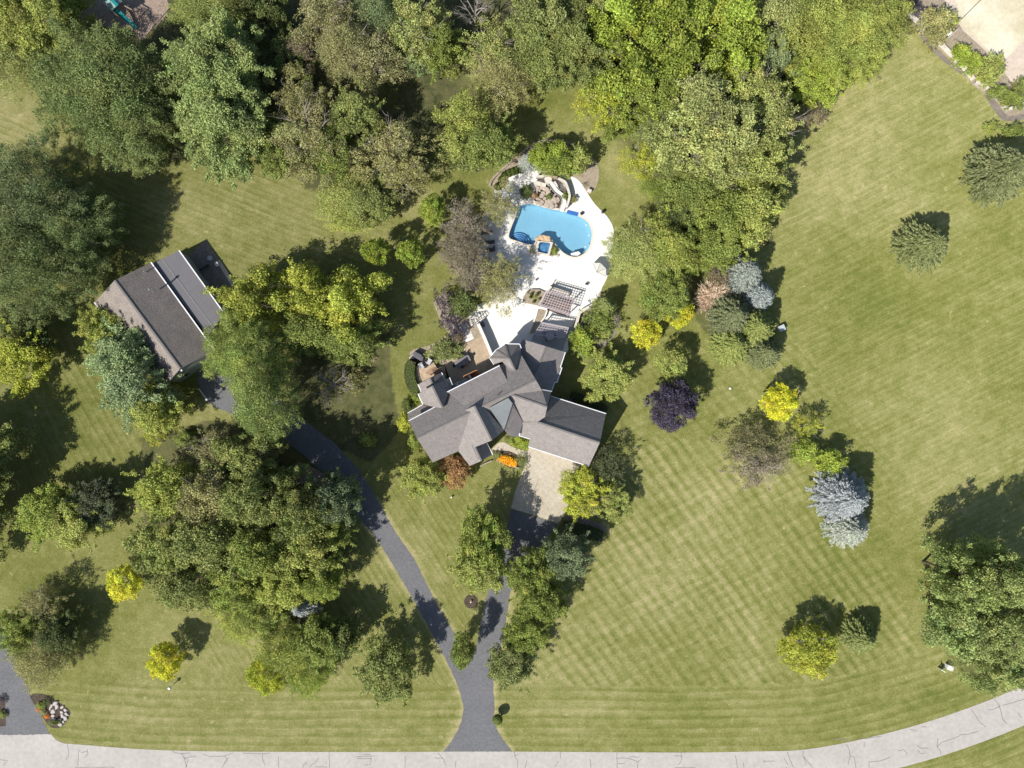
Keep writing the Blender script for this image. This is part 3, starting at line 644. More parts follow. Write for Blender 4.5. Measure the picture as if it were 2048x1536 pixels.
row(c1(508,493,6.5), c1(240,630,6.8), (.3, .7), 4.4, 1.2, 1.4, .36); row(c1(365,1215,7.0), c1(585,1120,7.0), (.4,), 4.2, 1.3, 1.4, .4)
row(W3, c1(365,1215,7), (.4, .75), 3.6, 1.1, 1.4, .36)
# lower eyebrow roof under the rear eave, and the small cedar balcony
slab("roof", [c1(520,560,5.7), c1(655,498,5.7), c1(668,535,6.1), c1(520,612,6.1)], M_membrane, .15)
bal = MB(); B0, B1, B2, B3 = c1(630,480,3.6), c1(742,428,3.6), c1(770,470,3.6), c1(652,527,3.6)
bal.prism([(p.x, p.y) for p in (B3, B2, B1, B0)], 3.42, 3.6); ob = bal.build("balcony", M_orange, house)
rl_ = MB()
for a, b_ in ((B0, B1), (B1, B2), (B3, B0)):
    rl_.beam(a + Vector((0,0,1)), b_ + Vector((0,0,1)), .1, .07)
    for i in range(9):
        p = a.lerp(b_, i / 8); rl_.beam(p, p + Vector((0,0,1)), .06, .06)
rl_.build("railing", M_orange, ob)
MB().beam(B0 + Vector((.15,-.1,-3.6)), B0 + Vector((.15,-.1,-.18)), .15, .15).build("post", M_orange, ob); MB().beam(B1 + Vector((.05,-.2,-3.6)), B1 + Vector((.05,-.2,-.18)), .15, .15).build("post", M_orange, ob)

# ---------------------------------------------------------------- outbuilding
barn = thing("outbuilding", c4(700, 800), "brown shingle barn with a flat grey lean-to and white gutters", "barn")
a1, a2 = c4(312,455,8.0), c4(905,1252,8.0)
roof_block(barn, [[a1, c4(130,655,4.9), c4(782,1392,4.9), a2], [a1, a2, c4(1216,1086,4.9), c4(643,293,4.9)]], M_roofb, M_barnwall, inset=.3)
roof_block(barn, [[c4(655,305,4.55), c4(1152,955,4.55), c4(1306,757,3.9), c4(895,185,3.9)]], M_metalroof, M_barnwall, inset=.25)
MB().beam(a1, a2, .3, .07).build("ridge_cap", M_ridge, barn)
def bgut(a, b_, w=.14): MB().beam(a, b_, w, .13).build("gutter", M_trim, barn)
bgut(c4(642,291,4.95), c4(1218,1088,4.95), .17); bgut(c4(895,184,3.9), c4(1308,759,3.9), .17); bgut(c4(129,655,4.85), c4(182,716,4.85), .13)
# roof seams of the lean-to
s_ = MB(); A_, B_ = c4(655,305,4.57), c4(1152,955,4.57); C_, D_ = c4(895,185,3.92), c4(1306,757,3.92)
s_.beam(A_.lerp(C_, .36), B_.lerp(D_, .36), .14, .015)
for t in np.linspace(.08, .92, 9): s_.beam(A_.lerp(B_, t).lerp(C_.lerp(D_, t), .38), C_.lerp(D_, t), .035, .02)
s_.build("roof_seam", mat("seam_strip", (.24,.24,.25), .6), barn)
fl = MB(); base = c4(672,545,6.6); fl.tube([base - Vector((0,0,.4)), base + Vector((-.05,0,1.5))], .13, 10); fl.tube([base + Vector((-.05,0,1.4)), base + Vector((-.05,0,1.75))], [.24, .08], 10)
fl.build("flue", M_galv, barn)
b2 = c4(592,378,5.9); MB().tube([b2 - Vector((0,0,.3)), b2 + Vector((0,0,.55))], .08, 8).build("vent_pipe", M_galv, barn)
d0, d1 = c4(782,1392,4.9), c4(1216,1086,4.9); dd = (d1 - d0); dd.z = 0; dd.normalize(); nn = Vector((dd.y, -dd.x, 0)); ang = math.atan2(dd.y, dd.x)
c = d0.lerp(d1, .62) - nn * .3; dr = MB().box((c.x, c.y, 1.5), (3.2, .12, 2.7), ang).build("barn_door", M_door, barn)
for zz in (.9, 1.6, 2.2): MB().box((c.x + nn.x*.07, c.y + nn.y*.07, zz), (3.1, .03, .04), ang).build("door_groove", M_grey, dr)
c = d0.lerp(d1, .25) - nn * .3; wf = MB().box((c.x, c.y, 1.8), (1.2, .1, 1.2), ang).build("window", M_trim, barn); MB().box((c.x + nn.x*.05, c.y + nn.y*.05, 1.8), (1.0, .06, 1.0), ang).build("pane", M_glass, wf)
MB().box((c4(915,1268,7.0).x, c4(915,1268,7.0).y, 6.9), (.25, .3, .2), ang).build("gable_lamp", M_white, barn)
# ================================================================ POOL, PATIO, GARDEN THINGS
def XY(p): return (p[0], p[1])
pool = thing("swimming_pool", c2(1250, 950), "free form swimming pool with light blue water and curved corner steps", "pool")
n = len(POOL); b = MB()
zb = -1.25
b.add([(p[0], p[1], .05) for p in POOL] + [(p[0], p[1], zb) for p in POOL], [(i, (i+1) % n, n + (i+1) % n, n + i) for i in range(n)])
b.build("basin_wall", M_plaster, pool); sheet("basin_floor", POOL, [], zb - .1, zb, M_plaster, pool)
cen = sum((Vector((p[0], p[1], 0)) for p in POOL), Vector()) / n
def outset(poly, d):
    out = []; k = len(poly); ar = sum(poly[i][0]*poly[(i+1)%k][1]-poly[(i+1)%k][0]*poly[i][1] for i in range(k)); sg = 1 if ar > 0 else -1
    for i in range(k):
        a = Vector((*poly[i-1][:2], 0)); c = Vector((*poly[(i+1) % k][:2], 0)); t = (c - a).normalized(); out.append((poly[i][0] + t.y * d * sg, poly[i][1] - t.x * d * sg))
    return out
sheet("coping", outset(POOL, .30), [outset(POOL, -.02)], .0, .085, M_coping, pool)
sheet("water", outset(POOL, .015), [], -.06, -.05, M_water, pool)
# fan of entry steps in the south west corner
sc_ = c2(905, 1095, 0)
for i, r_ in enumerate((2.05, 1.62, 1.2, .78)):
    st = MB(); pts = []
    for k in range(15):
        a = R(-32 + 150 * k / 14); pts.append((sc_.x + .2 + r_ * math.cos(a), sc_.y + .0 + r_ * .9 * math.sin(a)))
    pts = [p for p in pts if inpoly(np.array([p[0]]), np.array([p[1]]), POOL)[0]] + [XY(sc_)]
    MB().strip(pts[:-1], .13, -1.0 + i * .2, -.985 + i * .2).build('step_nosing', M_bluetile, pool)
    st.prism(pts, zb, -1.0 + i * .2); st.build("pool_step", M_steps if i == 3 else M_plaster, pool)
# bench, white loungers and tanning ledge
ledge = [c5(1283,1022), c5(1444,1062), c5(1428,1115), c5(1262,1075)]
b = MB(); b.prism([XY(p) for p in ledge], 0.0, .095); b.build("tanning_ledge", mat("ledge_blue", (.05,.17,.50), .3), pool)
b = MB(); bp_ = [c2(1408,1212), c2(1402,1195), c2(1475,1176), c2(1497,1196), c2(1470,1216)]; b.prism([XY(p) for p in bp_], -.9, .02); b.build("swim_out_bench", M_white, pool)
for x, y in ((1548,930), (1573,1027), (1540,1132)): 
    p = c2(x, y, -.04); MB().dome((p.x, p.y, -.05), (.13, .13, .06), 10, 3).build("return_fitting", M_white, pool)
# ---- spa
spa = thing("spa", c2(1160, 1150), "raised square spa with dark blue water on the pool edge", "hot tub")
so = [c2(1088,1078,.5), c2(1240,1090,.5), c2(1205,1218,.5), c2(1072,1188,.5)]; si = [c2(1112,1090,.5), c2(1215,1098,.5), c2(1188,1200,.5), c2(1095,1178,.5)]
si = smooth_poly([XY(a.lerp(b_, t)) for a, b_ in zip(si, si[1:] + si[:1]) for t in (.12, .5, .88)], 2)
sheet("spa_wall", [XY(p) for p in so], [si], -.6, .50, M_wallstone, spa)
b = MB(); k = len(si); b.add([(p[0], p[1], .5) for p in si] + [(p[0], p[1], -.5) for p in si] , [(i, (i+1) % k, k + (i+1) % k, k + i) for i in range(k)] + [tuple(range(k, 2*k))]); b.build("spa_basin", M_bluetile, spa)
sheet("spa_water", outset(si, .01), [], .40, .41, M_spawater, spa)
b = MB(); b.beam(c2(1243,1090,.55), c2(1209,1220,.55), .16, .12); b.build("spillway_edge", M_darkwood, spa)
rnd = random.Random(8)
def rocks(name, label, pts, rmin, rmax, m, z=0.0, cat="rock", group=None, zr=.7, fn=c2):
    for i, p in enumerate(pts):
        g = fn(*p); r_ = rnd.uniform(rmin, rmax)
        mb = MB(); mb.rock((0, 0, 0), (r_, r_ * rnd.uniform(.6, .9), r_ * zr), i + int(p[0])); o = mb.build(name, m, None); o.location = (g.x, g.y, z + r_ * zr * .25)
        tag(o, label, cat, group)
rocks("boulder", "orange tan boulder capping the pool side of the spa", [(1095,1062),(1120,1048),(1150,1040),(1180,1052),(1195,1075),(1140,1062),(1170,1070)], .42, .6, mat("orange_stone", (.60,.42,.24), .9, (.45,.33,.24), 2, 1, .5), 0.1, "boulder", "boulders round the spa")
# waterfall rockwork
struct(sheet('mulch_bed', [c2(*p) for p in [(1070,620),(1100,570),(1180,560),(1290,600),(1370,640),(1385,690),(1360,770),(1330,790),(1200,775),(1100,745),(1060,700)]], [], 0, .075, M_soil), 'dark bed of the waterfall rockwork')
wf_pts = [(1085,640),(1110,610),(1130,665),(1100,690),(1150,640),(1160,690),(1135,720),(1180,720),(1200,680),(1215,720),(1240,740),(1245,700),(1225,660),(1195,630),(1170,600),(1140,590),(1260,720),(1262,755),(1225,760),(1195,750),(1165,745),(1120,740),(1090,725),(1280,700),(1250,660),(1205,610),(1185,655),(1090,600),(1065,665)]
rocks("boulder", "tan boulder of the stacked waterfall rockwork at the pool head", wf_pts, .34, .66, M_stone, .12, "boulder", "waterfall boulders at the head of the pool", .9)
# low stone terrace walls behind the slide
def wall_thing(name, pts, w, h, m, label, cat="wall", z0=-.02, cap=None):
    t = thing(name, Vector((pts[0][0], pts[0][1], 0)), label, cat)
    MB().strip(pts, w, z0, h).build("wall_body", m, t)
    MB().strip(pts, w + .08, h, h + .06).build("cap", cap or m, t)
    return t
wall_thing("stone_wall", smooth_poly([XY(c5(*p)) for p in [(815,560),(900,565),(960,545),(1040,560),(1130,590),(1230,640),(1262,700),(1290,790),(1300,860),(1280,940),(1255,1010)]], 3, False), .32, 1.25, M_stone, "curved stone retaining wall behind the pool slide", cap=M_wallstone)
wall_thing("stone_wall", [XY(c5(*p)) for p in [(790,640),(870,665),(960,690)]], .45, 1.15, M_wallstone, "short pale block wall at the foot of the slide platform")
wall_thing("stone_wall", [XY(c5(*p)) for p in [(965,560),(1040,578),(1120,598)]], .3, 1.9, M_timber, "straight tan coping wall at the back of the slide platform", cap=M_timber)
plat = thing("slide_platform", c5(1010,620), "cream slide platform in the rockwork", "platform"); b = MB(); b.prism([XY(c5(*p)) for p in [(940,590),(1010,570),(1050,610),(1010,680),(950,660)]], 0, 1.7); b.build("platform_deck", M_wallstone, plat)
sl = thing("pool_slide", c5(1130,790), "curved cream water slide running down to the pool", "slide")
cp = smooth_poly([XY(c5(x, y, 1.2 * (1 - i / 8.) + .2)) for i, (x, y) in enumerate([(1015,640),(1060,700),(1100,755),(1150,795),(1195,830),(1218,880),(1222,940),(1205,990),(1185,1040)])], 4, False)
N_ = len(cp); prof = [(-.42,.32),(-.36,.30),(-.30,.06),(-.15,0),(.15,0),(.30,.06),(.36,.30),(.42,.32)]
vs = []; fs = []
for i, p in enumerate(cp):
    a, c = cp[max(i-1, 0)], cp[min(i+1, N_-1)]; t = Vector((c[0]-a[0], c[1]-a[1], 0)).normalized(); nr = Vector((-t.y, t.x, 0)); z = 1.75 * (1 - i / (N_ - 1)) ** 1.0 + .12
    for u, h in prof: vs.append((p[0] + nr.x * u, p[1] + nr.y * u, z + h))
    for u, h in prof[::-1]: vs.append((p[0] + nr.x * u * .95, p[1] + nr.y * u * .95, z + h - .06))
m_ = 16
for i in range(N_ - 1):
    for k in range(m_): fs.append((i*m_+k, i*m_+(k+1) % m_, (i+1)*m_+(k+1) % m_, (i+1)*m_+k))
MB().add(vs, fs).build("chute", M_slide, sl)
for i in (6, 14, 22): MB().tube([(cp[i][0], cp[i][1], 0), (cp[i][0], cp[i][1], 1.75 * (1 - i / (N_-1)) + .1)], .07, 8).build("support_post", M_galv, sl)
lad = thing("ladder", c5(1100,640), "dark metal ladder beside the water slide", "ladder")
for s in (0, 1): MB().beam(c5(1060 + 50*s,612 - 10*s,1.6), c5(1150 + 20*s,735 - 60*s,.1), .06, .06).build("rail", M_dark, lad)
for k in range(6):
    t = k / 5; MB().beam(c5(1060,612,1.6).lerp(c5(1150,735,.1), t), c5(1110,602,1.6).lerp(c5(1170,675,.1), t), .05, .05).build("rung", M_dark, lad)
# box balls and small clipped plants are placed with the shrubs
# ---- stone edging wall of the planting ring
wall_thing("garden_wall", [XY(p) for p in ring[0:33]], .3, .35, M_stone, "low stone edging wall round the outside of the planting ring", cap=M_bed)
# ---- sun loungers
def lounger(name="sun_lounger"):
    t = thing(name, (0, 0, 0), "x", "lounger")
    b = MB()
    b.beam((-.95,-.3,.3), (.95,-.3,.3), .05, .05); b.beam((-.95,.3,.3), (.95,.3,.3), .05, .05)
    for x in (-.95, 0, .95): b.beam((x,-.3,.3), (x,.3,.3), .05, .05)
    b.build("frame", M_dark, t)
    for x in (-.8, .8):
        for y in (-.3, .3): MB().tube([(x, y, 0), (x, y, .3)], .03, 6).build("leg", M_dark, t)
    MB().box((-.3, 0, .36), (1.25, .58, .08)).build("seat_cushion", M_cush, t)
    MB().add([(.32,-.29,.34),(.95,-.29,.75),(.95,.29,.75),(.32,.29,.34),(.32,-.29,.42),(.91,-.29,.82),(.91,.29,.82),(.32,.29,.42)], [(0,3,2,1),(4,5,6,7),(0,1,5,4),(1,2,6,5),(2,3,7,6),(3,0,4,7)]).build("back_cushion", M_cush, t)
    return t
L0 = lounger(); L0.location = c2(622,1000,.07); L0.rotation_euler[2] = R(12); tag(L0, "grey sun lounger under the bronze trees, topmost of the three beside the pool", "lounger", "sun loungers by the pool")
copy_thing(L0, c2(642,1096,.07), R(4), "grey sun lounger, middle one of the three west of the pool")
copy_thing(L0, c2(648,1168,.07), R(10), "grey sun lounger, lowest of the three west of the pool")
# ---- round parasol
um = thing("parasol", c2(1640,1395), "cream octagonal parasol on the pool terrace with its shadow beside it", "umbrella")
uc = c2(1640,1395); uc.x -= .25; vs = [(uc.x, uc.y, 3.0)]; k = 8
for i in range(8): a = R(22.5 + 45 * i); vs.append((uc.x + 1.75 * math.cos(a), uc.y + 1.75 * math.sin(a), 2.35))
vs2 = [(x, y, z - .03) for x, y, z in vs]
MB().add(vs + vs2, [(0, 1+i, 1+(i+1) % 8) for i in range(8)] + [(9, 10+(i+1) % 8, 10+i) for i in range(8)] + [(1+i, 10+i, 10+(i+1) % 8, 1+(i+1) % 8) for i in range(8)]).build("canopy", M_canvas, um)
vr = MB()
for i in range(8): vr.beam(vs[0], vs[1+i], .05, .05)
vr.build("rib", mat("canvas_seam", (.45,.43,.38), .8), um)
MB().tube([(uc.x, uc.y, .06), (uc.x, uc.y, 3.1)], .035, 8).build("pole", M_galv, um); MB().dome((uc.x, uc.y, .06), (.35,.35,.12), 12, 3).build("base", M_stonew, um)
# ---- pergolas: lattice roof on beams and posts
def pergola(name, cor, z, nx, ny, label, fn=c3, m=M_pergola):
    A, B_, C_, D_ = [fn(x, y, z) for x, y in cor]      # NW NE SE SW
    t = thing(name, ((A + C_) / 2).xy.to_3d(), label, "pergola")
    for i in range(nx):
        f = i / (nx - 1); MB().beam(A.lerp(B_, f), D_.lerp(C_, f), .075, .05).build("rafter", m, t)
    for j in range(ny):
        f = j / (ny - 1); MB().beam(A.lerp(D_, f) + Vector((0,0,.05)), B_.lerp(C_, f) + Vector((0,0,.05)), .075, .04).build("slat", m, t)
    for f in (.07, .93): MB().beam(A.lerp(D_, f) - Vector((0,0,.14)), B_.lerp(C_, f) - Vector((0,0,.14)), .12, .2).build("beam", m, t)
    for f in (.06, .94):
        for g in (.07, .93):
            p = A.lerp(D_, g).lerp(B_.lerp(C_, g), f); MB().beam((p.x, p.y, 0), (p.x, p.y, z - .22), .16, .16).build("post", m, t)
    return t
pergola("pergola", [(1193,205),(1492,290),(1432,468),(1108,362)], 2.9, 13, 8, "large mauve grey lattice pergola between the pool and the house")
pergola("pergola", [(1145,535),(1420,590),(1378,698),(1062,662)], 2.9, 12, 6, "smaller lattice pergola nearest the house wall")
tr = thing("arbour", c7(1210,90), "small dark open arbour over the garden steps", "arbour")
for i in range(5):
    MB().beam(c7(1115 + i*47, 5 - i*-2, 2.5) + Vector((0,.2,0)), c7(1165 + i*44, 130 - i*22, 2.5), .07, .09).build("slat", M_darkwood, tr)
MB().beam(c7(1140,155,2.42), c7(1330,55,2.42), .09, .12).build("beam", M_darkwood, tr); MB().beam(c7(1100,20,2.42), c7(1310,-25,2.42), .09, .12).build("beam", M_darkwood, tr)
for x, y in ((1150,150),(1325,58),(1105,20),(1300,-22)):
    p = c7(x, y, 2.4); MB().beam((p.x, p.y, 0), (p.x, p.y, 2.4), .1, .1).build("post", M_darkwood, tr)
# ---- terrace (raised) with retaining wall
ter = thing("terrace", c7(1300,560), "raised tan paved dining terrace behind the house", "terrace")
up_ = [c7(*p, 1.5) for p in [(1395,262),(1560,580),(1700,760),(1560,900),(1300,1120),(1000,1230),(850,1000),(790,830),(760,770),(960,590),(1100,410),(1250,335)]]
MB().prism([XY(p) for p in up_], 0, 1.5).build("paving", M_paver, ter)
jn = MB()
for i in range(1, 14):
    a = c7(1395 - 300 - 20, 262 + 150, 1.5).lerp(c7(1560,580,1.5), i / 14)
for i in range(12):
    f = i / 11; a = c7(1395,262,1.503).lerp(c7(1560,580,1.503), f); b_ = c7(1150,390,1.503).lerp(c7(1180,860,1.503), f); jn.beam(a, b_, .025, .008)
jn.build("paving_joint", mat("joint_sand", (.33,.26,.18), .9), ter)
lowp = [c7(*p, .75) for p in [(640,830),(760,775),(800,1010),(700,900),(500,990),(420,1030),(330,1100),(260,950),(270,800),(400,700),(560,700)]]
MB().prism([XY(p) for p in lowp], 0, .95).build("paving", M_paver, ter)
tri = [c7(*p, 1.5) for p in [(1190,160),(1320,60),(1395,255),(1265,330)]]
MB().prism([XY(p) for p in tri], 0, 1.45).build("planter_bed", M_bed, ter)
for i in range(4):
    ctr = c7(600, 960, 1); pts = [(ctr.x + (1.75 - .3*i) * math.cos(R(25 + 130*k/12)), ctr.y + (1.55 - .27*i) * math.sin(R(25 + 130*k/12)) - .2) for k in range(13)]
    MB().strip(pts, .12, .9, .96 + .12 * (i + 1)).build("step_edge", mat("brick_edge", (.40,.24,.16), .9), ter)
wall_thing("retaining_wall", [XY(c7(*p, 1.7)) for p in [(1330,62),(1440,300),(1560,590)]], .42, 1.68, M_conc, "straight white retaining wall along the east side of the terrace", cap=M_conc)
wall_thing("retaining_wall", [XY(c7(*p, .8)) for p in [(900,85),(1000,260),(1095,420)]], .2, .8, M_conc, "thin white wall on the west side of the garden steps", cap=M_conc)
sp = thing("garden_steps", c7(1150,250), "white concrete garden steps beside the terrace", "steps")
for i in range(6):
    f0, f1 = i / 6, (i + 1) / 6; a, b_, c, d = c7(985,70), c7(1150,50), c7(1270,330), c7(1110,400)
    MB().prism([XY(a.lerp(d, f0)), XY(b_.lerp(c, f0)), XY(b_.lerp(c, f1)), XY(a.lerp(d, f1))], 0, .12 + .2 * i).build("step", M_conc, sp)
# planter wall, kitchen counter and curved parapet near the pergolas
pl_ = thing("raised_planter", c3(1120,500), "long tan raised planter west of the pergolas", "planter")
MB().prism([XY(c3(*p, .7)) for p in [(1105,385),(1195,405),(1180,480),(1120,540),(1060,650),(1015,640),(1050,560)]], 0, .7).build("soil", M_bed, pl_)
MB().strip([XY(c3(*p, .85)) for p in [(1108,380),(1085,470),(1052,555),(1015,640)]], .22, 0, .85).build("white_wall", M_conc, pl_)
MB().strip([XY(c3(*p, .85)) for p in [(1100,380),(1200,400)]], .35, 0, .9).build("white_wall", M_conc, pl_)
MB().strip([XY(c3(*p, .85)) for p in [(1200,410),(1175,485),(1125,545)]], .2, 0, .8).build("white_wall", M_conc, pl_)
wall_thing("retaining_wall", smooth_poly([XY(c3(*p, .9)) for p in [(1488,590),(1500,545),(1520,470),(1535,435),(1600,395),(1700,340)]], 3, False), .42, .95, M_wallstone, "curved pale stone parapet east of the pergolas", cap=M_wallstone)
pb = thing("raised_planter", c3(1040,280), "tan stone planter bed with small plants at the top left of the pergola", "planter")
MB().prism([XY(c3(*p, .4)) for p in [(985,225),(1040,195),(1110,195),(1180,225),(1160,300),(1110,365),(950,330),(955,280)]], 0, .4).build("soil", M_bed, pb)
MB().strip([XY(c3(*p, .55)) for p in [(1275,110),(1185,235),(1150,310),(1108,368)]], .14, 0, .6).build("rail_wall", M_wallstone, pb)
for p in [(1030,165),(1060,180),(1150,200)]: pass
struct(sheet('patio', [c3(*p) for p in [(1185,225),(1470,290),(1440,400),(1425,480),(1300,450),(1110,368)]], [], .0, .078, mat('brown_flags', (.17,.12,.10), .9, (.09,.07,.06), .8)), 'dark brown stone paving under the large pergola')
# stone counter under the large pergola
kc = thing("outdoor_kitchen", c3(1300,240), "stone counter with dark barbecue under the large pergola", "counter")
MB().strip([XY(c3(*p)) for p in [(1215,195),(1310,225),(1420,262)]], .75, 0, .9).build("counter_base", M_stone, kc)
MB().strip([XY(c3(*p)) for p in [(1215,195),(1310,225),(1420,262)]], .85, .9, .95).build("counter_top", M_coping, kc)
MB().strip([XY(c3(*p)) for p in [(1225,235),(1380,285)]], .3, .0, 1.1).build("barbecue", M_dark, kc)
# shaded lower patio next to the house
struct(sheet("patio", [c3(*p) for p in [(1065,650),(1440,580),(1500,600),(1480,640),(1400,700),(1355,830),(1040,720)]], [], .0, .09, mat("grey_flags", (.44,.44,.45), .9, (.36,.36,.37), .5)), "grey flagstone patio beside the house")
# ---- dining set on the terrace
def table(loc, rot, w, d, h, label, m):
    t = thing("dining_table", (0, 0, 0), label, "table"); b = MB(); e = .18
    b.prism([(-w/2+e,-d/2),(w/2-e,-d/2),(w/2,-d/2+e),(w/2,d/2-e),(w/2-e,d/2),(-w/2+e,d/2),(-w/2,d/2-e),(-w/2,-d/2+e)], h-.05, h); b.build("table_top", m, t)
    for sx in (-1, 1):
        for sy in (-1, 1): MB().tube([(sx*(w/2-.25), sy*(d/2-.2), 0), (sx*(w/2-.25), sy*(d/2-.2), h-.05)], .035, 6).build("leg", M_dark, t)
    t.location = loc; t.rotation_euler[2] = rot; return t
table(c7(1068,705,1.5 + .74) - Vector((0,0,.74)), R(26), 2.7, 1.2, .74, "long grey dining table on the tan terrace", M_grey)
def chair(seat_m, name="patio_chair", s=1.0):
    t = thing(name, (0, 0, 0), "x", "chair")
    MB().box((0, 0, .44), (.5, .5, .07)).build("seat", seat_m, t)
    MB().add([(-.25,-.25,.47),(.25,-.25,.47),(.25,-.36,.95),(-.25,-.36,.95),(-.25,-.20,.47),(.25,-.20,.47),(.25,-.31,.95),(-.25,-.31,.95)], [(0,3,2,1),(4,5,6,7),(0,1,5,4),(1,2,6,5),(2,3,7,6),(3,0,4,7)]).build("backrest", seat_m, t)
    for x in (-.22, .22):
        for y in (-.22, .22): MB().tube([(x, y, 0), (x, y, .42)], .022, 6).build("leg", M_dark, t)
        MB().beam((x*1.1, -.25, .64), (x*1.1, .2, .64), .05, .04).build("armrest", M_dark, t)
    return t
ch = chair(M_dark); ch.location = c7(935,775,1.5); ch.location.z = 1.5; ch.rotation_euler[2] = R(-60); tag(ch, "black chair at the left end of the long grey table", "chair", "dining chairs on the terrace")
for (x, y, a, lab) in ((1185,640,118,"dark chair at the right end of the long grey table"), (1055,620,200,"dark chair on the upper side of the long grey table"), (1140,590,205,"dark chair pulled out at the upper right of the long grey table"), (1065,790,20,"dark chair on the lower side of the long grey table")):
    p = c7(x, y, 1.5); copy_thing(ch, p, R(a), lab, "dining chairs on the terrace")
p = c7(1185,636,2.0); cu = MB().box((0,0,0), (.5,.2,.12)).build("cushion", M_cushl, None); cu.location = (p.x, p.y, 2.05); cu.rotation_euler[2] = R(-62); tag(cu, "pale cushion on the chair at the right end of the table", "cushion")
lc = chair(M_cushl, "lounge_chair"); lc.scale = (1.5,1.5,1.1); p = c7(375,790,.95); lc.location = p; lc.rotation_euler[2] = R(-150); tag(lc, "pale lounge chair on the curved lower patio by the hedge", "chair")
copy_thing(lc, c7(500,720,.95), R(150), "grey lounge chair by the stones at the edge of the lower patio", scale=(1.6,1.6,1.1))
o = MB().tube([(0,0,0),(0,0,.3),(0,0,.33)], [.3,.42,.40], 16).build("fire_bowl", M_dark, None); o.location = c7(430,780,.95); tag(o, "dark round fire bowl between the two lounge chairs", "fire bowl")
bo = MB(); bo.rock((0,0,0), (.75,.45,.8), 3); bo = bo.build("boulder", M_stonew, None); bo.location = c7(225,625,.3); tag(bo, "large pale boulder at the top of the curved hedge", "boulder")
cov = MB(); cov.rock((0,0,.2), (1.1,.75,1.3), 9); cov = cov.build("covered_grill", M_cush, None); cov.location = c7(330,610,.2); tag(cov, "dark fabric covered grill beside the pale boulder", "grill")
ac = MB().box((0,0,.45), (.85,.5,.06)).box((0,0,.2), (.8,.45,.4)).build("deck_box", M_cush, None); ac.location = c7(1415,80,.06); ac.rotation_euler[2] = R(-65); tag(ac, "dark grey storage box on the white terrace beside the retaining wall", "box")
# balcony furniture
for x, y, a, mm, lab in ((1195,965,40,M_white,"white chair on the cedar balcony"), (1275,920,-30,mat("rust_seat",(.35,.09,.03),.8),"rust red chair on the cedar balcony")):
    t = chair(mm, "balcony_chair"); p = c7(x, y, 3.6); t.location = p; t.rotation_euler[2] = R(a); tag(t, lab, "chair"); t.scale = (.9,.9,.9)
t = table(c7(1235,945,3.6), R(27), .55, .55, .5, "tiny dark side table on the cedar balcony", M_dark); t.name = "side_table"
# patio set under the small pergola
t = table(c3(1225,680,.09), R(20), 1.3, 1.3, .74, "pale round-cornered table on the shaded patio", M_cushl)
pc = chair(M_dark, "patio_chair"); pc.location = c3(1202,708,.09); pc.rotation_euler[2] = R(-20); tag(pc, "black chair at the lower left of the shaded patio table", "chair", "black chairs on the shaded patio")
copy_thing(pc, c3(1265,675,.09), R(110), "black chair right of the shaded patio table"); copy_thing(pc, c3(1172,655,.09), R(-120), "black chair at the upper left of the shaded patio table")
# garden bits
o = MB().box((0,0,.3), (.5,.22,.5)).build("speaker_box", M_dark, None); o.location = c3(1603,146,.06); o.rotation_euler[2] = R(-15); tag(o, "small black box lying on the white terrace right of the large pergola", "box")
o = MB().tube([(0,0,0),(0,0,.6),(0,0,.75)], [.26,.26,.06], 12).build("grill_cover", M_dark, None); o.location = c2(1700,812,.06); tag(o, "dark round covered object on the east edge of the pool terrace", "grill")
o = MB().tube([(0,0,0),(0,0,.35)], [.2,.3], 12).build("plant_pot", M_dark, None); o.location = c2(1505,827,.06); tag(o, "small dark pot beside the blue tanning ledge", "pot")
for x, y, lab in ((1690,1137,""),):
    pass
o = MB().box((0,0,.25), (.3,.3,.5)).build("pillar_light", M_dark, None); o.location = c2(688,1137,.06); tag(o, "tiny black box light between the lower two sun loungers", "light")
o = MB().box((0,0,.25), (.22,.22,.5)).build("pillar_light", M_dark, None); o.location = c2(1082,1443,.06); tag(o, "tiny black box light on the terrace above the planter bed", "light")
fr = thing("metal_bench", c5(1530,650,.05), "small dark metal bench on the gravel bed at the head of the deck", "bench")
b = MB()
for i in range(4): b.beam(c5(1490+8*i,640+12*i,.5), c5(1560+4*i,620+20*i,.5), .05, .04)
b.build("seat", M_dark, fr)
for x, y in ((1492,642),(1560,622),(1515,690),(1565,680)): MB().tube([c5(x,y,.05), c5(x,y,.48)], .025, 6).build("leg", M_dark, fr)
wall_thing("garden_wall", [XY(c5(*p)) for p in [(1570,740),(1625,765)]], .35, .7, M_wallstone, "short pale wall end where the planting ring meets the pool terrace")
wall_thing("retaining_wall", [XY(c9(*p)) for p in [(0,462),(60,430),(150,392)]], .14, .35, M_bed, "thin pale edging wall below the west gable")
wall_thing("garden_wall", [XY(c9(*p)) for p in [(205,385),(300,420),(400,462),(520,490)]], .14, .3, M_bed, "thin pale edging wall in front of the orange flowers")
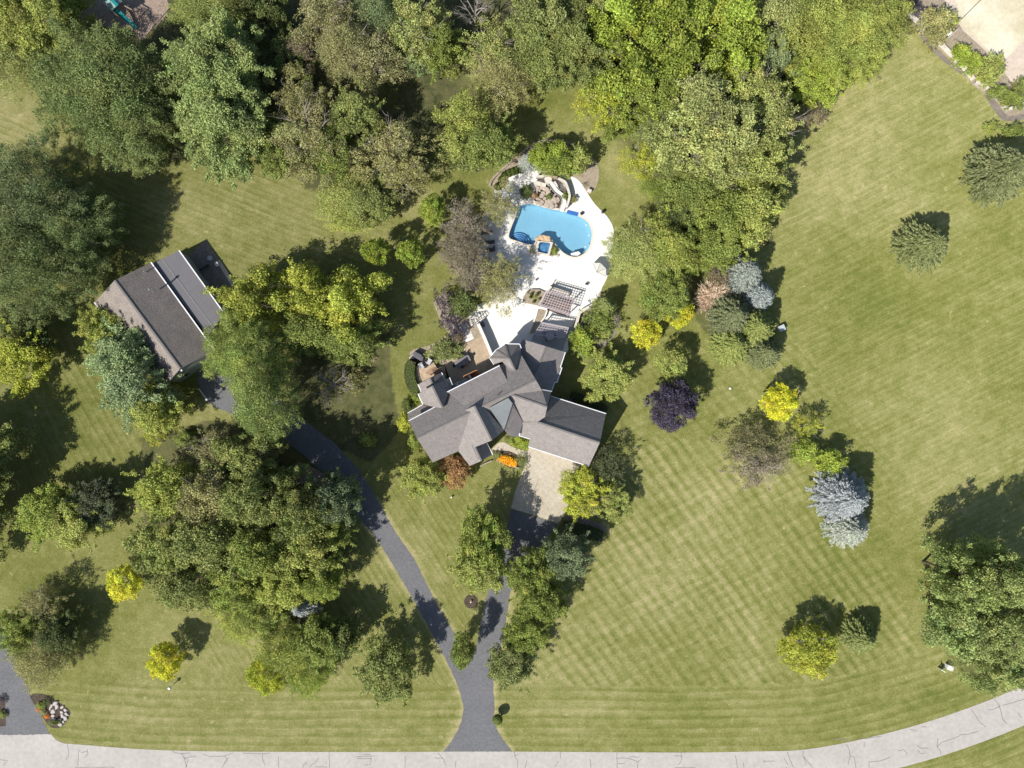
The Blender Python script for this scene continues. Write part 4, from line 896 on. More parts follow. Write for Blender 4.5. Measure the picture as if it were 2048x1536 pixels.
# ---- playground
pg = thing("play_tower", c8(880,80), "wooden play tower with pale green canopy and teal slide", "playset")
A_, B_, C_, D_ = c8(640,-80,3.4), c8(1060,40,3.0), c8(880,185,3.0), c8(560,-100,3.4)
rA, rB = c8(760,-110,3.9), c8(980,95,3.7)
cn = MB(); cn.add([c8(690,0,3.0), c8(880,185,3.0), rB, rA], [(0,1,2,3)]); cn.add([rA, rB, c8(1065,20,3.0), c8(900,-150,3.0)], [(0,1,2,3)]); cn.build("canopy", M_tarp, pg)
MB().beam(rA, rB, .5, .03).build("canopy_stripe", M_teal, pg)
sl_pts = [c8(925,150,1.9), c8(1060,260,1.35), c8(1180,370,.8), c8(1290,470,.3), c8(1310,490,.25)]
vs = []; fs = []; d = (sl_pts[-2] - sl_pts[0]); d.z = 0; d.normalize(); nr = Vector((-d.y, d.x, 0)); prof = [(-.36,.26),(-.28,.04),(0,0),(.28,.04),(.36,.26)]
for i, p in enumerate(sl_pts):
    for u, h in prof: vs.append(p + nr * u + Vector((0,0,h)))
    for u, h in prof[::-1]: vs.append(p + nr * u * .9 + Vector((0,0,h-.06)))
for i in range(len(sl_pts)-1):
    for k in range(10): fs.append((i*10+k, i*10+(k+1)%10, (i+1)*10+(k+1)%10, (i+1)*10+k))
MB().add(vs, fs).build("slide", M_teal, pg)
for x, y in ((700,20),(880,170),(1040,30),(860,-90)): p = c8(x, y, 2.9); MB().beam((p.x, p.y, 0), (p.x, p.y, 2.9), .12, .12).build("post", M_timber, pg)
MB().prism([XY(c8(*p, 1.8)) for p in ((700,10),(880,165),(1030,30),(860,-90))], 1.7, 1.8).build("platform", M_timber, pg)
sb = MB(); s0, s1 = c8(1050,70,2.4), c8(1230,170,2.4); MB().beam(s0, s1, .14, .14).build("swing_beam", M_timber, pg)
for sgn in (-1, 1): MB().beam(s1, s1 + Vector((.5*sgn*.6+.1, .8*sgn*.6, -2.4)), .1, .1).build("post", M_timber, pg)
MB().beam(c8(830,150,2.6), c8(700,300,.1), .1, .1).build("brace", M_galv, pg)
te = thing("timber_edging", c8(1600,350), "long timber edging beam of the wood chip play area", "edging"); MB().beam(c8(1860,140,.1), c8(1470,600,.1), .14, .2).build("beam", M_timber, te)
# ---- garden wall along the sand court
cw = crop(1780, 0, 5.9067)
wall_thing("garden_wall", [XY(cw(*p)) for p in [(170,130),(260,225),(380,330),(470,430),(560,510),(640,590),(780,730),(880,840),(970,950)]], .3, .7, M_wallstone, "long straight pale stone wall below the border of the sand court", cap=M_wallstone)
wall_thing("garden_wall", smooth_poly([XY(cw(*p)) for p in [(985,985),(1060,1020),(1150,1080),(1250,1160),(1320,1240),(1370,1300),(1440,1285),(1583,1235)]], 3, False), .45, .7, M_stonew, "curving pale stone wall at the corner of the sand court border", cap=M_wallstone)
wall_thing("timber_edging", [XY(cw(*p)) for p in [(740,480),(815,525)]], .2, .3, M_timber, "short tan timber edge among the court border shrubs")
bb = thing("basketball_hoop", cw(620,460), "white basketball hoop with leaning grey pole by the court", "hoop")
pb0 = cw(625,480); MB().tube([pb0, Vector((pb0.x, pb0.y, 2.2)), cw(715,400,3.2)], .07, 8).build("pole", M_galv, bb)
bc = cw(745,395,3.3); MB().box((bc.x, bc.y, bc.z), (1.5,.06,1.0), R(42), ).build("backboard", M_white, bb)
rg = []
for i in range(17): a = 2*math.pi*i/16; rg.append((bc.x + .42 + .23*math.cos(a), bc.y + .30 + .23*math.sin(a), 3.05))
MB().tube(rg, .02, 5).build("rim", mat("orange_rim", (.7,.15,.03), .5), bb)
tb = MB(); tb.box((bc.x - .35, bc.y + .25, 2.9), (.75,.5,.3), R(42)); tb.build("bracket", M_white, bb)
ff = thing("net_cable", cw(830,240), "thin dark cable stretched over the sand court", "cable"); MB().tube([cw(830,240,.4), cw(1070,0,.4), cw(1300,-240,.4)], .05, 5).build("cable_line", M_dark, ff)
gh = thing("garden_hose", cw(1450,1020), "dark hose lying on the pale paving by the border", "hose"); MB().tube([cw(1395,955,.06), cw(1440,1000,.06), cw(1480,1060,.06), cw(1505,1130,.06)], .06, 5).build("hose_line", M_dark, gh)
o = MB(); o.rock((0,0,0), (.35,.3,.3), 2); o = o.build("boulder", M_white, None); o.location = cw(1330,720,.1); tag(o, "small white stone at the corner of the sand court", "rock")
# ---- street and lawn bits
def lamp_post(name, p, h, label, head=.2, lean=0):
    t = thing(name, p, label, "lamp post"); MB().tube([p, p + Vector((0,0,h))], .06, 8).build("pole", M_galv, t)
    MB().box((p.x, p.y, h + .15), (head*2, head*2, .3)).build("lantern", M_white, t); MB().dome((p.x, p.y, h + .3), (head*1.3, head*1.3, .12), 8, 3).build("lamp_cap", M_galv, t); return t
lamp_post("lamp_post", P(347,1369), 1.2, "short white post light on the lawn below the yellow tree", .2)
lamp_post("lamp_post", P(427,798), 2.4, "post light at the end of the white rail beside the barn driveway", .18)
wf_ = thing("white_rail", P(405,785), "short white rail along the left side of the barn driveway", "rail")
MB().beam(P(398,778,.7), P(413,798,.7), .12, .12).build("rail", M_white, wf_)
for f in (0, 1): p = P(398,778).lerp(P(413,798), f); MB().beam(p, p + Vector((0,0,.7)), .1, .1).build("post", M_white, wf_)
ub = thing("utility_box", P(1895,1333), "white utility cabinet near the big tree by the road", "box"); MB().box((P(1894,1332).x, P(1894,1332).y, .45), (1.0,.7,.9), R(-20)).build("cabinet", M_white, ub); MB().box((P(1894,1332).x, P(1894,1332).y, .93), (1.06,.76,.06), R(-20)).build("lid", M_white, ub)
ub = thing("marker_post", P(1879,1337), "thin white board left of the utility cabinet", "sign"); MB().box((P(1879,1337).x, P(1879,1337).y, .6), (.85,.12,1.0), R(-32)).build("board", M_white, ub); MB().beam(P(1882,1331), P(1882,1331,.8), .1, .1).build("post", M_timber, ub)
ub = thing("utility_box", P(1560,657), "flat pale green utility box right of the dark evergreens", "box"); MB().box((P(1560,657).x, P(1560,657).y, .45), (1.0,.9,.9), R(25)).build("cabinet", mat("pale_cabinet", (.52,.58,.60), .6), ub); MB().box((P(1560,657).x, P(1560,657).y, .93), (1.06,.96,.05), R(25)).build("lid", mat("pale_cabinet", (.52,.58,.60), .6), ub)
o = MB().tube([(0,0,0),(0,0,.12),(0,0,.15)], [.2,.2,.12], 12) .build("lawn_cap", M_white, None); o.location = P(1460,777); tag(o, "small white cap in the lawn between the purple and yellow trees", "cap")
o = MB().tube([(0,0,0),(0,0,.5)], .14, 12).build("well_pipe", M_white, None); o.location = P(903,994); tag(o, "white pipe stub in the lawn below the rust coloured tree", "pipe")
ts = thing("tree_stump_ring", P(942,1203), "small pale tree stump in the round dark mulch circle", "stump"); MB().tube([P(942,1203), P(942,1203,.35)], [.22,.2], 12).build("stump", M_timber, ts); MB().dome((P(942,1203).x, P(942,1203).y, .35), (.16,.16,.12), 10, 3).build("stump_top", M_sand, ts)
mb_ = thing("mailbox", P(1004,1436), "mailbox hidden behind a round green topiary beside the drive mouth", "mailbox"); p = P(1003,1424); MB().beam(p, p + Vector((0,0,1.1)), .12, .12).build("post", M_timber, mb_); MB().box((p.x, p.y, 1.2), (.5,.22,.25), R(60)).build("box", M_dark, mb_)
dish = thing("gas_tank", P(1139,798), "small white unit in the shade behind the house", "box"); MB().box((P(1139,798).x, P(1139,798).y, .4), (.6,.5,.8), R(-17)).build("casing", M_cushl, dish); MB().tube([P(1139,798,.8), P(1139,798,.84)], .2, 12).build("fan_grille", M_dark, dish)
# items in the yard beside the lean-to
o = MB().tube([(0,0,0),(0,0,.5)], .42, 20).build("round_tub", M_cushl, None); o.location = P(422,517); tag(o, "round grey tub in the shade beside the lean-to", "tub")
o = MB().box((0,0,.3), (.5,.7,.6), R(20)).box((.1,.1,.7), (.3,.3,.3), R(20)).build("white_container", M_white, None); o.location = P(436,529); tag(o, "white container at the corner of the gravel yard", "container")
sw = thing("stacked_frames", P(405,538), "heap of pale metal frames in the shade of the lean-to", "frames")
for i in range(5): MB().beam(P(400 + 3.4*i, 541 - 2.2*i, .05), P(403 + 3.4*i, 537 - 2.2*i, .9), .05, .5).build("frame", M_cush, sw)
# rocks of the roadside rock garden
rg_ = crop(0, 1360, 8.725)
rocks("boulder", "pale boulder of the rock garden beside the left driveway", [(900,450),(940,540),(930,620),(950,680),(1000,460),(1090,470),(1150,520),(1170,590),(1150,660),(1110,720),(1080,560),(1100,620),(1040,700),(980,400),(880,500),(1060,770)], .3, .55, M_stonew, .0, "boulder", "boulders of the roadside rock garden", .7, rg_)
rocks("boulder", "grey stone in the bed left of the dining terrace", [(930,480),(980,500),(1000,440),(1040,520),(960,540),(1050,450),(900,420),(640,640),(580,620),(540,600),(700,690),(740,720),(620,700),(430,600),(480,640),(680,640),(790,640),(830,680)], .2, .34, M_stonew, .05, "boulder", "stones in the bed by the terrace", .6, c7)
rocks("boulder", "tan stone along the edge of the mulch bed by the parapet", [(730,350),(760,420),(790,380),(700,440),(640,560),(610,640),(560,600),(690,640),(830,190),(660,740)], .22, .42, M_stone, .05, "boulder", "stones in the bed east of the parapet", .7, crop(1120, 570, 10.24))
rocks("boulder", "small stone lining the bed beside the spa", [(1040,1180),(1075,1200),(1230,1215),(1260,1205),(1285,1215),(1255,1170),(1250,1140)], .2, .34, M_stone, .05, "boulder", "stones beside the spa", .7)
# ================================================================ TREES
def leaf_mesh(name, C, Nn, size, aspect, rs, axis=None, lv=None, lh=None):
    """rhombic leaf sprays at centres C with normals Nn"""
    n = len(C); Nn = Nn / (np.linalg.norm(Nn, axis=1, keepdims=True) + 1e-9)
    A = rs.normal(size=(n, 3)) if axis is None else axis + rs.normal(size=(n, 3)) * .25
    T = A - (A * Nn).sum(1, keepdims=True) * Nn; T /= (np.linalg.norm(T, axis=1, keepdims=True) + 1e-9); B = np.cross(Nn, T)
    size = size.reshape(-1, 1); a = size; b = size * aspect
    bend = Nn * size * rs.uniform(-.25, .1, (n, 1))
    V = np.empty((n, 4, 3)); V[:, 0] = C - T * a * .5 + bend; V[:, 1] = C + B * b * .5; V[:, 2] = C + T * a * .5 + bend; V[:, 3] = C - B * b * .5
    me = bpy.data.meshes.new(name); me.vertices.add(4 * n); me.vertices.foreach_set('co', V.reshape(-1).astype(np.float32))
    me.loops.add(4 * n); me.loops.foreach_set('vertex_index', np.arange(4 * n, dtype=np.int32))
    me.polygons.add(n); me.polygons.foreach_set('loop_start', np.arange(0, 4 * n, 4, dtype=np.int32))
    me.update(calc_edges=True)
    if lv is None: lv = rs.rand(n)
    x = me.attributes.new('lv', 'FLOAT', 'FACE'); x.data.foreach_set('value', lv.astype(np.float32))
    x = me.attributes.new('lh', 'FLOAT', 'FACE'); x.data.foreach_set('value', (np.clip(rs.normal(.5, .15, n), 0, 1) if lh is None else lh).astype(np.float32))
    me.materials.append(M_leaf); return me
def rnd_dirs(rs, n):
    v = rs.normal(size=(n, 3)); return v / np.linalg.norm(v, axis=1, keepdims=True)
def broad(name, seed, Rr, Hc, ncl, clr, nleaf, lsize, aspect=.6, lob=.10, top=.7, gap = .36, flat=.55, squash=.8, jitter=.5, shoots=1.0):
    """broadleaf crown: radius Rr, height Hc, built from leaf clumps"""
    rs = np.random.RandomState(seed); ph = rs.rand(8) * 6.28; am = (.35 + .65 * rs.rand(8)) * lob
    def env(t): return 1 + sum(am[k] * np.sin((k + 2 + k // 3 * 2) * t + ph[k]) for k in range(7))
    C = []; nt = int(ncl * top)
    cand = []
    for i in range(nt):
        best = None
        for q_ in range(6):
            d = math.sqrt(rs.rand()) * .95; t = rs.rand() * 6.28; p = np.array([d * math.cos(t), d * math.sin(t)])
            dm = min([np.hypot(*(p - c)) for c in cand], default=9)
            if best is None or dm > best[0]: best = (dm, p)
        cand.append(best[1])
    for p in cand:
        d = np.hypot(*p); t = math.atan2(p[1], p[0]); e = env(t); dd = min(d, .97)
        z = .40 + .60 * math.sqrt(1 - dd * dd) - abs(rs.normal()) * gap * .6
        k = (1 - clr / Rr * .75); C.append((p[0] * Rr * k * e, p[1] * Rr * k * e, (z * Hc) - clr * .6))
    for i in range(ncl - nt):
        t = rs.rand() * 6.28; z = rs.uniform(.06, .5); w = math.sqrt(max(.05, 1 - ((.42 - z) / .5) ** 2)); d = rs.uniform(.6, 1.0) * w; k = (1 - clr / Rr * .75) * env(t)
        C.append((d * Rr * k * math.cos(t), d * Rr * k * math.sin(t), z * Hc))
    C = np.array(C); cr = clr * rs.uniform(.5, 1.5, len(C)) ** 1.1; w = cr ** 2; cnt = np.maximum(8, (nleaf * w / w.sum()).astype(int))
    P_ = []; N_ = []; LV = []; LH = []
    for c, r_, k in zip(C, cr, cnt):
        d = rnd_dirs(rs, k); low = d[:, 2] < -.2; d[low, 2] *= -rs.choice([1, -1], low.sum(), p=[.75, .25]); 
        rad = r_ * (1 - .45 * rs.rand(k) ** 2) * (1 + .18 * np.sin(d[:, 0] * 5 + seed) * np.cos(d[:, 1] * 4))
        rad = rad[:, None]
        th = rs.rand() * 3.14; e1 = rs.uniform(.75, 1.35); ca, sa = math.cos(th), math.sin(th); q = d * rad * np.array([e1, 1 / e1, squash]); q = np.stack([q[:, 0] * ca - q[:, 1] * sa, q[:, 0] * sa + q[:, 1] * ca, q[:, 2]], 1)
        p = c + q + rs.normal(size=(k, 3)) * .16 * r_ * (rs.rand(k, 1) < .35); P_.append(p)
        nn = d * (1 - flat) + np.array([0, 0, flat]) + rs.normal(size=(k, 3)) * jitter; N_.append(nn)
        LV.append(np.clip(rs.normal(.5, .16) + rs.normal(size=k) * .27, 0, 1)); LH.append(np.clip(rs.normal(.5, .16) + rs.normal(size=k) * .12, 0, 1))
    P_ = np.vstack(P_); N_ = np.vstack(N_); LV = np.concatenate(LV)
    # loose shoots sticking out of the crown
    ns = int(max(12, ncl // 2) * shoots)
    for i in range(ns):
        t = rs.rand() * 6.28; zz = rs.uniform(.15, .75); w = math.sqrt(max(.05, 1 - ((.42 - zz) / .55) ** 2)); k = 26 + nleaf // 500; s_ = rs.rand(k) ** .7; L0 = clr * rs.uniform(.7, 1.5) * min(1, shoots + .2); b0 = (Rr * env(t) * .92 - clr * .3) * w
        q = np.stack([(b0 + s_ * L0) * math.cos(t), (b0 + s_ * L0) * math.sin(t), zz * Hc + s_ * .1], 1) + rs.normal(size=(k, 3)) * clr * .16; P_ = np.vstack([P_, q]); N_ = np.vstack([N_, rs.normal(size=(k, 3)) * .5 + np.array([0, 0, .8])]); LV = np.concatenate([LV, np.clip(rs.normal(.55, .2, k), 0, 1)]); LH.append(np.clip(rs.normal(.5, .15, k), 0, 1))
    sz = lsize * rs.uniform(.6, 1.4, len(P_))
    return leaf_mesh(name, P_, N_, sz, aspect, rs, None, LV, np.concatenate(LH))
def conifer(name, seed, Rr, Hc, levels, per, card=.34, droop=.12, spread=.5, dens=.16):
    rs = np.random.RandomState(seed); P_ = []; N_ = []; A_ = []; LV = []
    for l in range(levels):
        f = l / levels; z = Hc * (.03 + .95 * f); L = Rr * (1 - f) ** .85; n = max(4, int(per * (1 - f * .55))); off = rs.rand() * 6.28; lvb = rs.normal(.5, .08)
        for i in range(n):
            t = off + 6.28 * i / n + rs.normal() * .12; Lb = L * rs.uniform(.78, 1.12) + .15; dr = np.array([math.cos(t), math.sin(t), 0]); sd = np.array([-math.sin(t), math.cos(t), 0])
            m = max(3, int(Lb / dens)); s = np.linspace(.08, 1, m) ; lv0 = lvb + rs.normal() * .12
            for side in (-1, 0, 1):
                wgt = (.42 * (1 - s) + .10) * min(1.0, Lb * .55) * side
                ctr = np.array([0, 0, z]) + dr * (s * Lb)[:, None] + sd * wgt[:, None] + np.array([0, 0, 1]) * (-droop * Lb * s ** 2 + .10 * Lb * s - abs(side) * .06)[:, None] + rs.normal(size=(m, 3)) * .04
                P_.append(ctr); N_.append(np.tile([0, 0, 1.0], (m, 1)) + rs.normal(size=(m, 3)) * .35 + sd * side * .5); A_.append(np.tile(dr + sd * side * spread, (m, 1))); LV.append(np.clip(lv0 + .25 * (s - .5)[:] + rs.normal(size=m) * .12, 0, 1))
    P_ = np.vstack(P_); N_ = np.vstack(N_); A_ = np.vstack(A_); LV = np.concatenate(LV)
    return leaf_mesh(name, P_, N_, card * rs.uniform(.7, 1.3, len(P_)), .38, rs, A_, LV)
def spray(name, seed, Rr, Hc, n, w=.10):
    """fountain of fine twigs or grass blades"""
    rs = np.random.RandomState(seed); P_ = []; N_ = []; A_ = []
    for i in range(n):
        t = rs.rand() * 6.28; e = rs.uniform(.15, 1.0); L = rs.uniform(.6, 1.0); d = np.array([math.cos(t), math.sin(t), 0])
        for s in np.linspace(.1, 1, 8):
            s += rs.normal() * .03
            p = d * Rr * L * e * s ** 1.2 + np.array([0, 0, Hc * L * (s - .35 * e * s * s) ** .9 if s > 0 else 0]) + rs.normal(size=3) * .03 * Rr
            P_.append(p); A_.append(d * e + np.array([0, 0, .8 * (1 - s * e)])); N_.append(d * -.4 + np.array([0, 0, 1]) + rs.normal(size=3) * .3)
    P_ = np.array(P_); return leaf_mesh(name, P_, np.array(N_), Rr * .17 * rs.uniform(.7, 1.3, len(P_)), w / (Rr * .17), rs, np.array(A_))
def clipped(name, seed, fn_pts, n, size):
    rs = np.random.RandomState(seed); P_, N_ = fn_pts(rs, n); return leaf_mesh(name, P_ + N_ * rs.uniform(-.06, .04, (n, 1)), N_ + rs.normal(size=(n, 3)) * .35, size * rs.uniform(.7, 1.3, n), .6, rs)
def trunk_mesh(name, seed, h, r0, Rr, Hc, nl=7, m=M_wood, twigs=0, straight=False):
    """tapered trunk with limbs reaching into the crown"""
    rnd = random.Random(seed); b = MB(); top = h * .92 if straight else h * .72; pts = []; x = y = 0
    for i in range(7):
        pts.append((x, y, top * i / 6)); x += rnd.uniform(-.04, .04) * h * (0.15 if straight else .5); y += rnd.uniform(-.04, .04) * h * (0.15 if straight else .5)
    b.tube(pts, [r0 * (1.25 if i == 0 else 1 - .8 * i / 6) for i in range(7)], 7)
    if not straight:
        for k in range(nl):
            t = 6.28 * k / nl + rnd.uniform(-.4, .4); j = rnd.choice([2, 3, 4, 5]); s = Vector(pts[j]); L = Rr * rnd.uniform(.6, .92); zt = min(h * .95, s.z + (h - s.z) * rnd.uniform(.35, .85))
            e = Vector((math.cos(t) * L, math.sin(t) * L, zt)); md = s.lerp(e, .5) + Vector((rnd.uniform(-.1,.1) * L, rnd.uniform(-.1,.1) * L, .12 * L))
            b.tube([s, s.lerp(md, .5) + Vector((0,0,.03*L)), md, e], [r0 * .45, r0 * .36, r0 * .25, r0 * .06], 5)
            for q_ in range(3 + twigs):
                f = rnd.uniform(.3, .95); s2 = s.lerp(md, f * 2) if f < .5 else md.lerp(e, f * 2 - 1); a2 = t + rnd.uniform(-1.2, 1.2); L2 = L * rnd.uniform(.2, .42)
                e2 = s2 + Vector((math.cos(a2) * L2, math.sin(a2) * L2, L2 * rnd.uniform(.2, .9))); b.tube([s2, s2.lerp(e2, .5) + Vector((rnd.uniform(-.05,.05)*L, rnd.uniform(-.05,.05)*L, 0)), e2], [r0 * .16, r0 * .11, r0 * .04], 4)
                if twigs:
                    for w_ in range(3):
                        e3 = e2 + Vector((rnd.uniform(-1,1), rnd.uniform(-1,1), rnd.uniform(-.2,.8))) * L2 * .6; b.tube([s2.lerp(e2, .3 + .2 * w_), e3], [r0 * .05, r0 * .02], 3)
    me = bpy.data.meshes.new(name); me.from_pydata([tuple(v) for v in b.v], [], b.f); me.materials.append(m); return me
# prototypes: kind -> {size class: [(crown mesh, R, Hc)]}; S ~2.3 m, M ~4.4 m, L ~8 m radius
PR = {}
def reg_proto(kind, cls, R_, Hc, meshes): PR[(kind, cls)] = (R_, Hc, meshes)
reg_proto('leafy', 'S', 2.3, 3.6, [broad("crown", 11 + i, 2.3, 3.6, 34, .62, 5200, .21, .62, .10) for i in range(2)])
reg_proto('leafy', 'M', 4.4, 6.5, [broad("crown", 21 + i, 4.4, 6.5, 64, .86, 20000, .225, .62, .12) for i in range(3)])
reg_proto('leafy', 'L', 8.0, 9.5, [broad("crown", 31 + i, 8.0, 9.5, 125, 1.25, 62000, .27, .62, .12) for i in range(3)])
reg_proto('fine', 'S', 2.3, 3.2, [broad("crown", 41, 2.3, 3.2, 46, .5, 8000, .15, .4, .12, gap=.15)])
reg_proto('fine', 'M', 4.4, 5.5, [broad("crown", 45 + i, 4.4, 5.5, 95, .85, 26000, .19, .36, .12, gap=.15, flat=.3) for i in range(2)])
reg_proto('fine', 'L', 8.0, 9.0, [broad("crown", 51 + i, 8.0, 9.0, 170, 1.2, 70000, .235, .36, .14, gap=.15, flat=.3) for i in range(2)])
reg_proto('open', 'S', 2.3, 3.0, [broad("crown", 61, 2.3, 3.0, 30, .5, 2600, .18, .5, .2, gap=.4)])
reg_proto('open', 'M', 4.4, 5.5, [broad("crown", 65 + i, 4.4, 5.5, 62, .78, 8500, .22, .45, .22, gap=.42) for i in range(2)])
reg_proto('open', 'L', 8.0, 8.5, [broad("crown", 71 + i, 8.0, 8.5, 120, 1.1, 26000, .27, .5, .22, gap=.42) for i in range(2)])
reg_proto('lobed', 'M', 4.4, 6.0, [broad("crown", 81 + i, 4.4, 6.0, 30, 1.05, 16000 , .25, .6, .16, gap=.42) for i in range(2)])
reg_proto('lobed', 'L', 8.0, 9.5, [broad("crown", 85 + i, 8.0, 9.5, 52, 1.6, 62000, .27, .6, .18, gap=.5) for i in range(2)])
reg_proto('ball', 'S', 2.3, 3.6, [broad("crown", 91 + i, 2.3, 3.6, 55, .45, 9000, .17, .55, .05, gap=.10, jitter=.6, shoots=.5) for i in range(2)])
reg_proto('ball', 'M', 4.4, 6.0, [broad("crown", 95 + i, 4.4, 6.0, 110, .62, 20000, .22, .55, .06, gap=.12, jitter=.6, shoots=.4) for i in range(2)])
reg_proto('spruce', 'S', 2.3, 5.0, [conifer("crown", 101, 2.3, 5.0, 24, 17, .28, dens=.15)])
reg_proto('spruce', 'M', 4.4, 8.0, [conifer("crown", 105 + i, 4.4, 8.0, 30, 25, .42, dens=.20) for i in range(2)])
reg_proto('spray', 'M', 3.6, 2.6, [spray("crown", 111, 3.6, 2.6, 1500)])
TR = {c: {k: [trunk_mesh("trunk", 200 + i + 10 * j, h, r0, R_, Hc, nl, m, tw, st) for i in range(2)] for j, (k, m, tw, st, nl) in enumerate((('leafy', M_wood, 0, False, 7), ('pale', M_paleb, 1, False, 9), ('spruce', M_wood, 0, True, 0)))}
      for c, h, r0, R_, Hc in (('S', 5, .10, 2.1, 3.6), ('M', 9, .2, 4.1, 6.5), ('L', 15, .36, 7.4, 9.5))}
TR_H = {'S': 5.0, 'M': 9.0, 'L': 15.0}
HUE = dict(dk=(.120,.150,.046), bl=(.195,.240,.112), gr=(.230,.275,.062), lg=(.320,.352,.092), li=(.285,.345,.058), ye=(.55,.54,.05), yo=(.37,.39,.06), ol=(.300,.290,.118), pa=(.318,.345,.120),
           br=(.235,.190,.120), pu=(.078,.066,.090), sp=(.31,.335,.32), rd=(.33,.195,.085), tn=(.55,.43,.30), gm=(.225,.255,.080), bz=(.265,.230,.165), es=(.175,.195,.085), sq=(.265,.295,.265), yg=(.345,.37,.065), vd=(.105,.125,.060), bd=(.165,.205,.076), bp=(.255,.325,.150), mp=(.335,.365,.065), pl=(.265,.320,.108))
trnd = random.Random(77); NT = [0]
def plant(kind, px, py, rx, ry, h, hue, label, name="tree", rot=None, cat=None, base=.22, trunk='leafy', group=None, dz=None):
    # rx and ry are the crown radius as photographed in photo pixels
    if hue in ('pa', 'ol', 'yo', 'bz', 'br') and trunk == 'leafy': trunk = 'pale'
    zc = h * .62; c = P(px, py, zc); k = S * (H - zc) / H; Rx, Ry = rx * k, ry * k; rm = math.sqrt(Rx * Ry)
    cls = 'S' if rm < 3.0 else ('M' if rm < 6.2 else 'L')
    if (kind, cls) not in PR:
        for alt in ('M', 'L', 'S'):
            if (kind, alt) in PR: cls = alt; break
    R_, Hc, ms = PR[(kind, cls)]; hb = h * base if h > 2.5 else 0.0; NT[0] += 1
    t = thing(name, Vector((c.x, c.y, 0)), label, cat or ('shrub' if name == 'shrub' else 'tree'), group)
    cr = bpy.data.objects.new("crown", trnd.choice(ms)); COL.objects.link(cr); cr.parent = t
    cr.location = (0, 0, hb - .0); a = trnd.uniform(0, 6.28) if rot is None else rot
    if abs(rx - ry) / max(rx, ry) < .12: cr.rotation_euler[2] = a; cr.scale = (rm / R_ * 1.02, rm / R_ * 1.02, (h - hb) / Hc)
    else: cr.scale = (Rx / R_ * 1.02 * trnd.choice([-1, 1]), Ry / R_ * 1.02, (h - hb) / Hc); cr.rotation_euler[2] = math.pi * trnd.choice([0, 1]) + (rot or 0)
    j = [trnd.uniform(.92, 1.08) for _ in range(3)]; col = HUE[hue] if isinstance(hue, str) else hue
    cr.color = (col[0] * j[0], col[1] * j[0], col[2] * j[2], 1)
    if h > 2.2 and kind != 'spray':
        tk = 'spruce' if kind == 'spruce' else trunk; tr_ = bpy.data.objects.new("trunk", trnd.choice(TR[cls][tk])); COL.objects.link(tr_); tr_.parent = t
        tr_.scale = (Rx / R_, Ry / R_, h * .97 / TR_H[cls]); tr_.rotation_euler[2] = trnd.uniform(0, 6.28)
    return t
T_ = plant
F1 = "trees of the wood along the top"
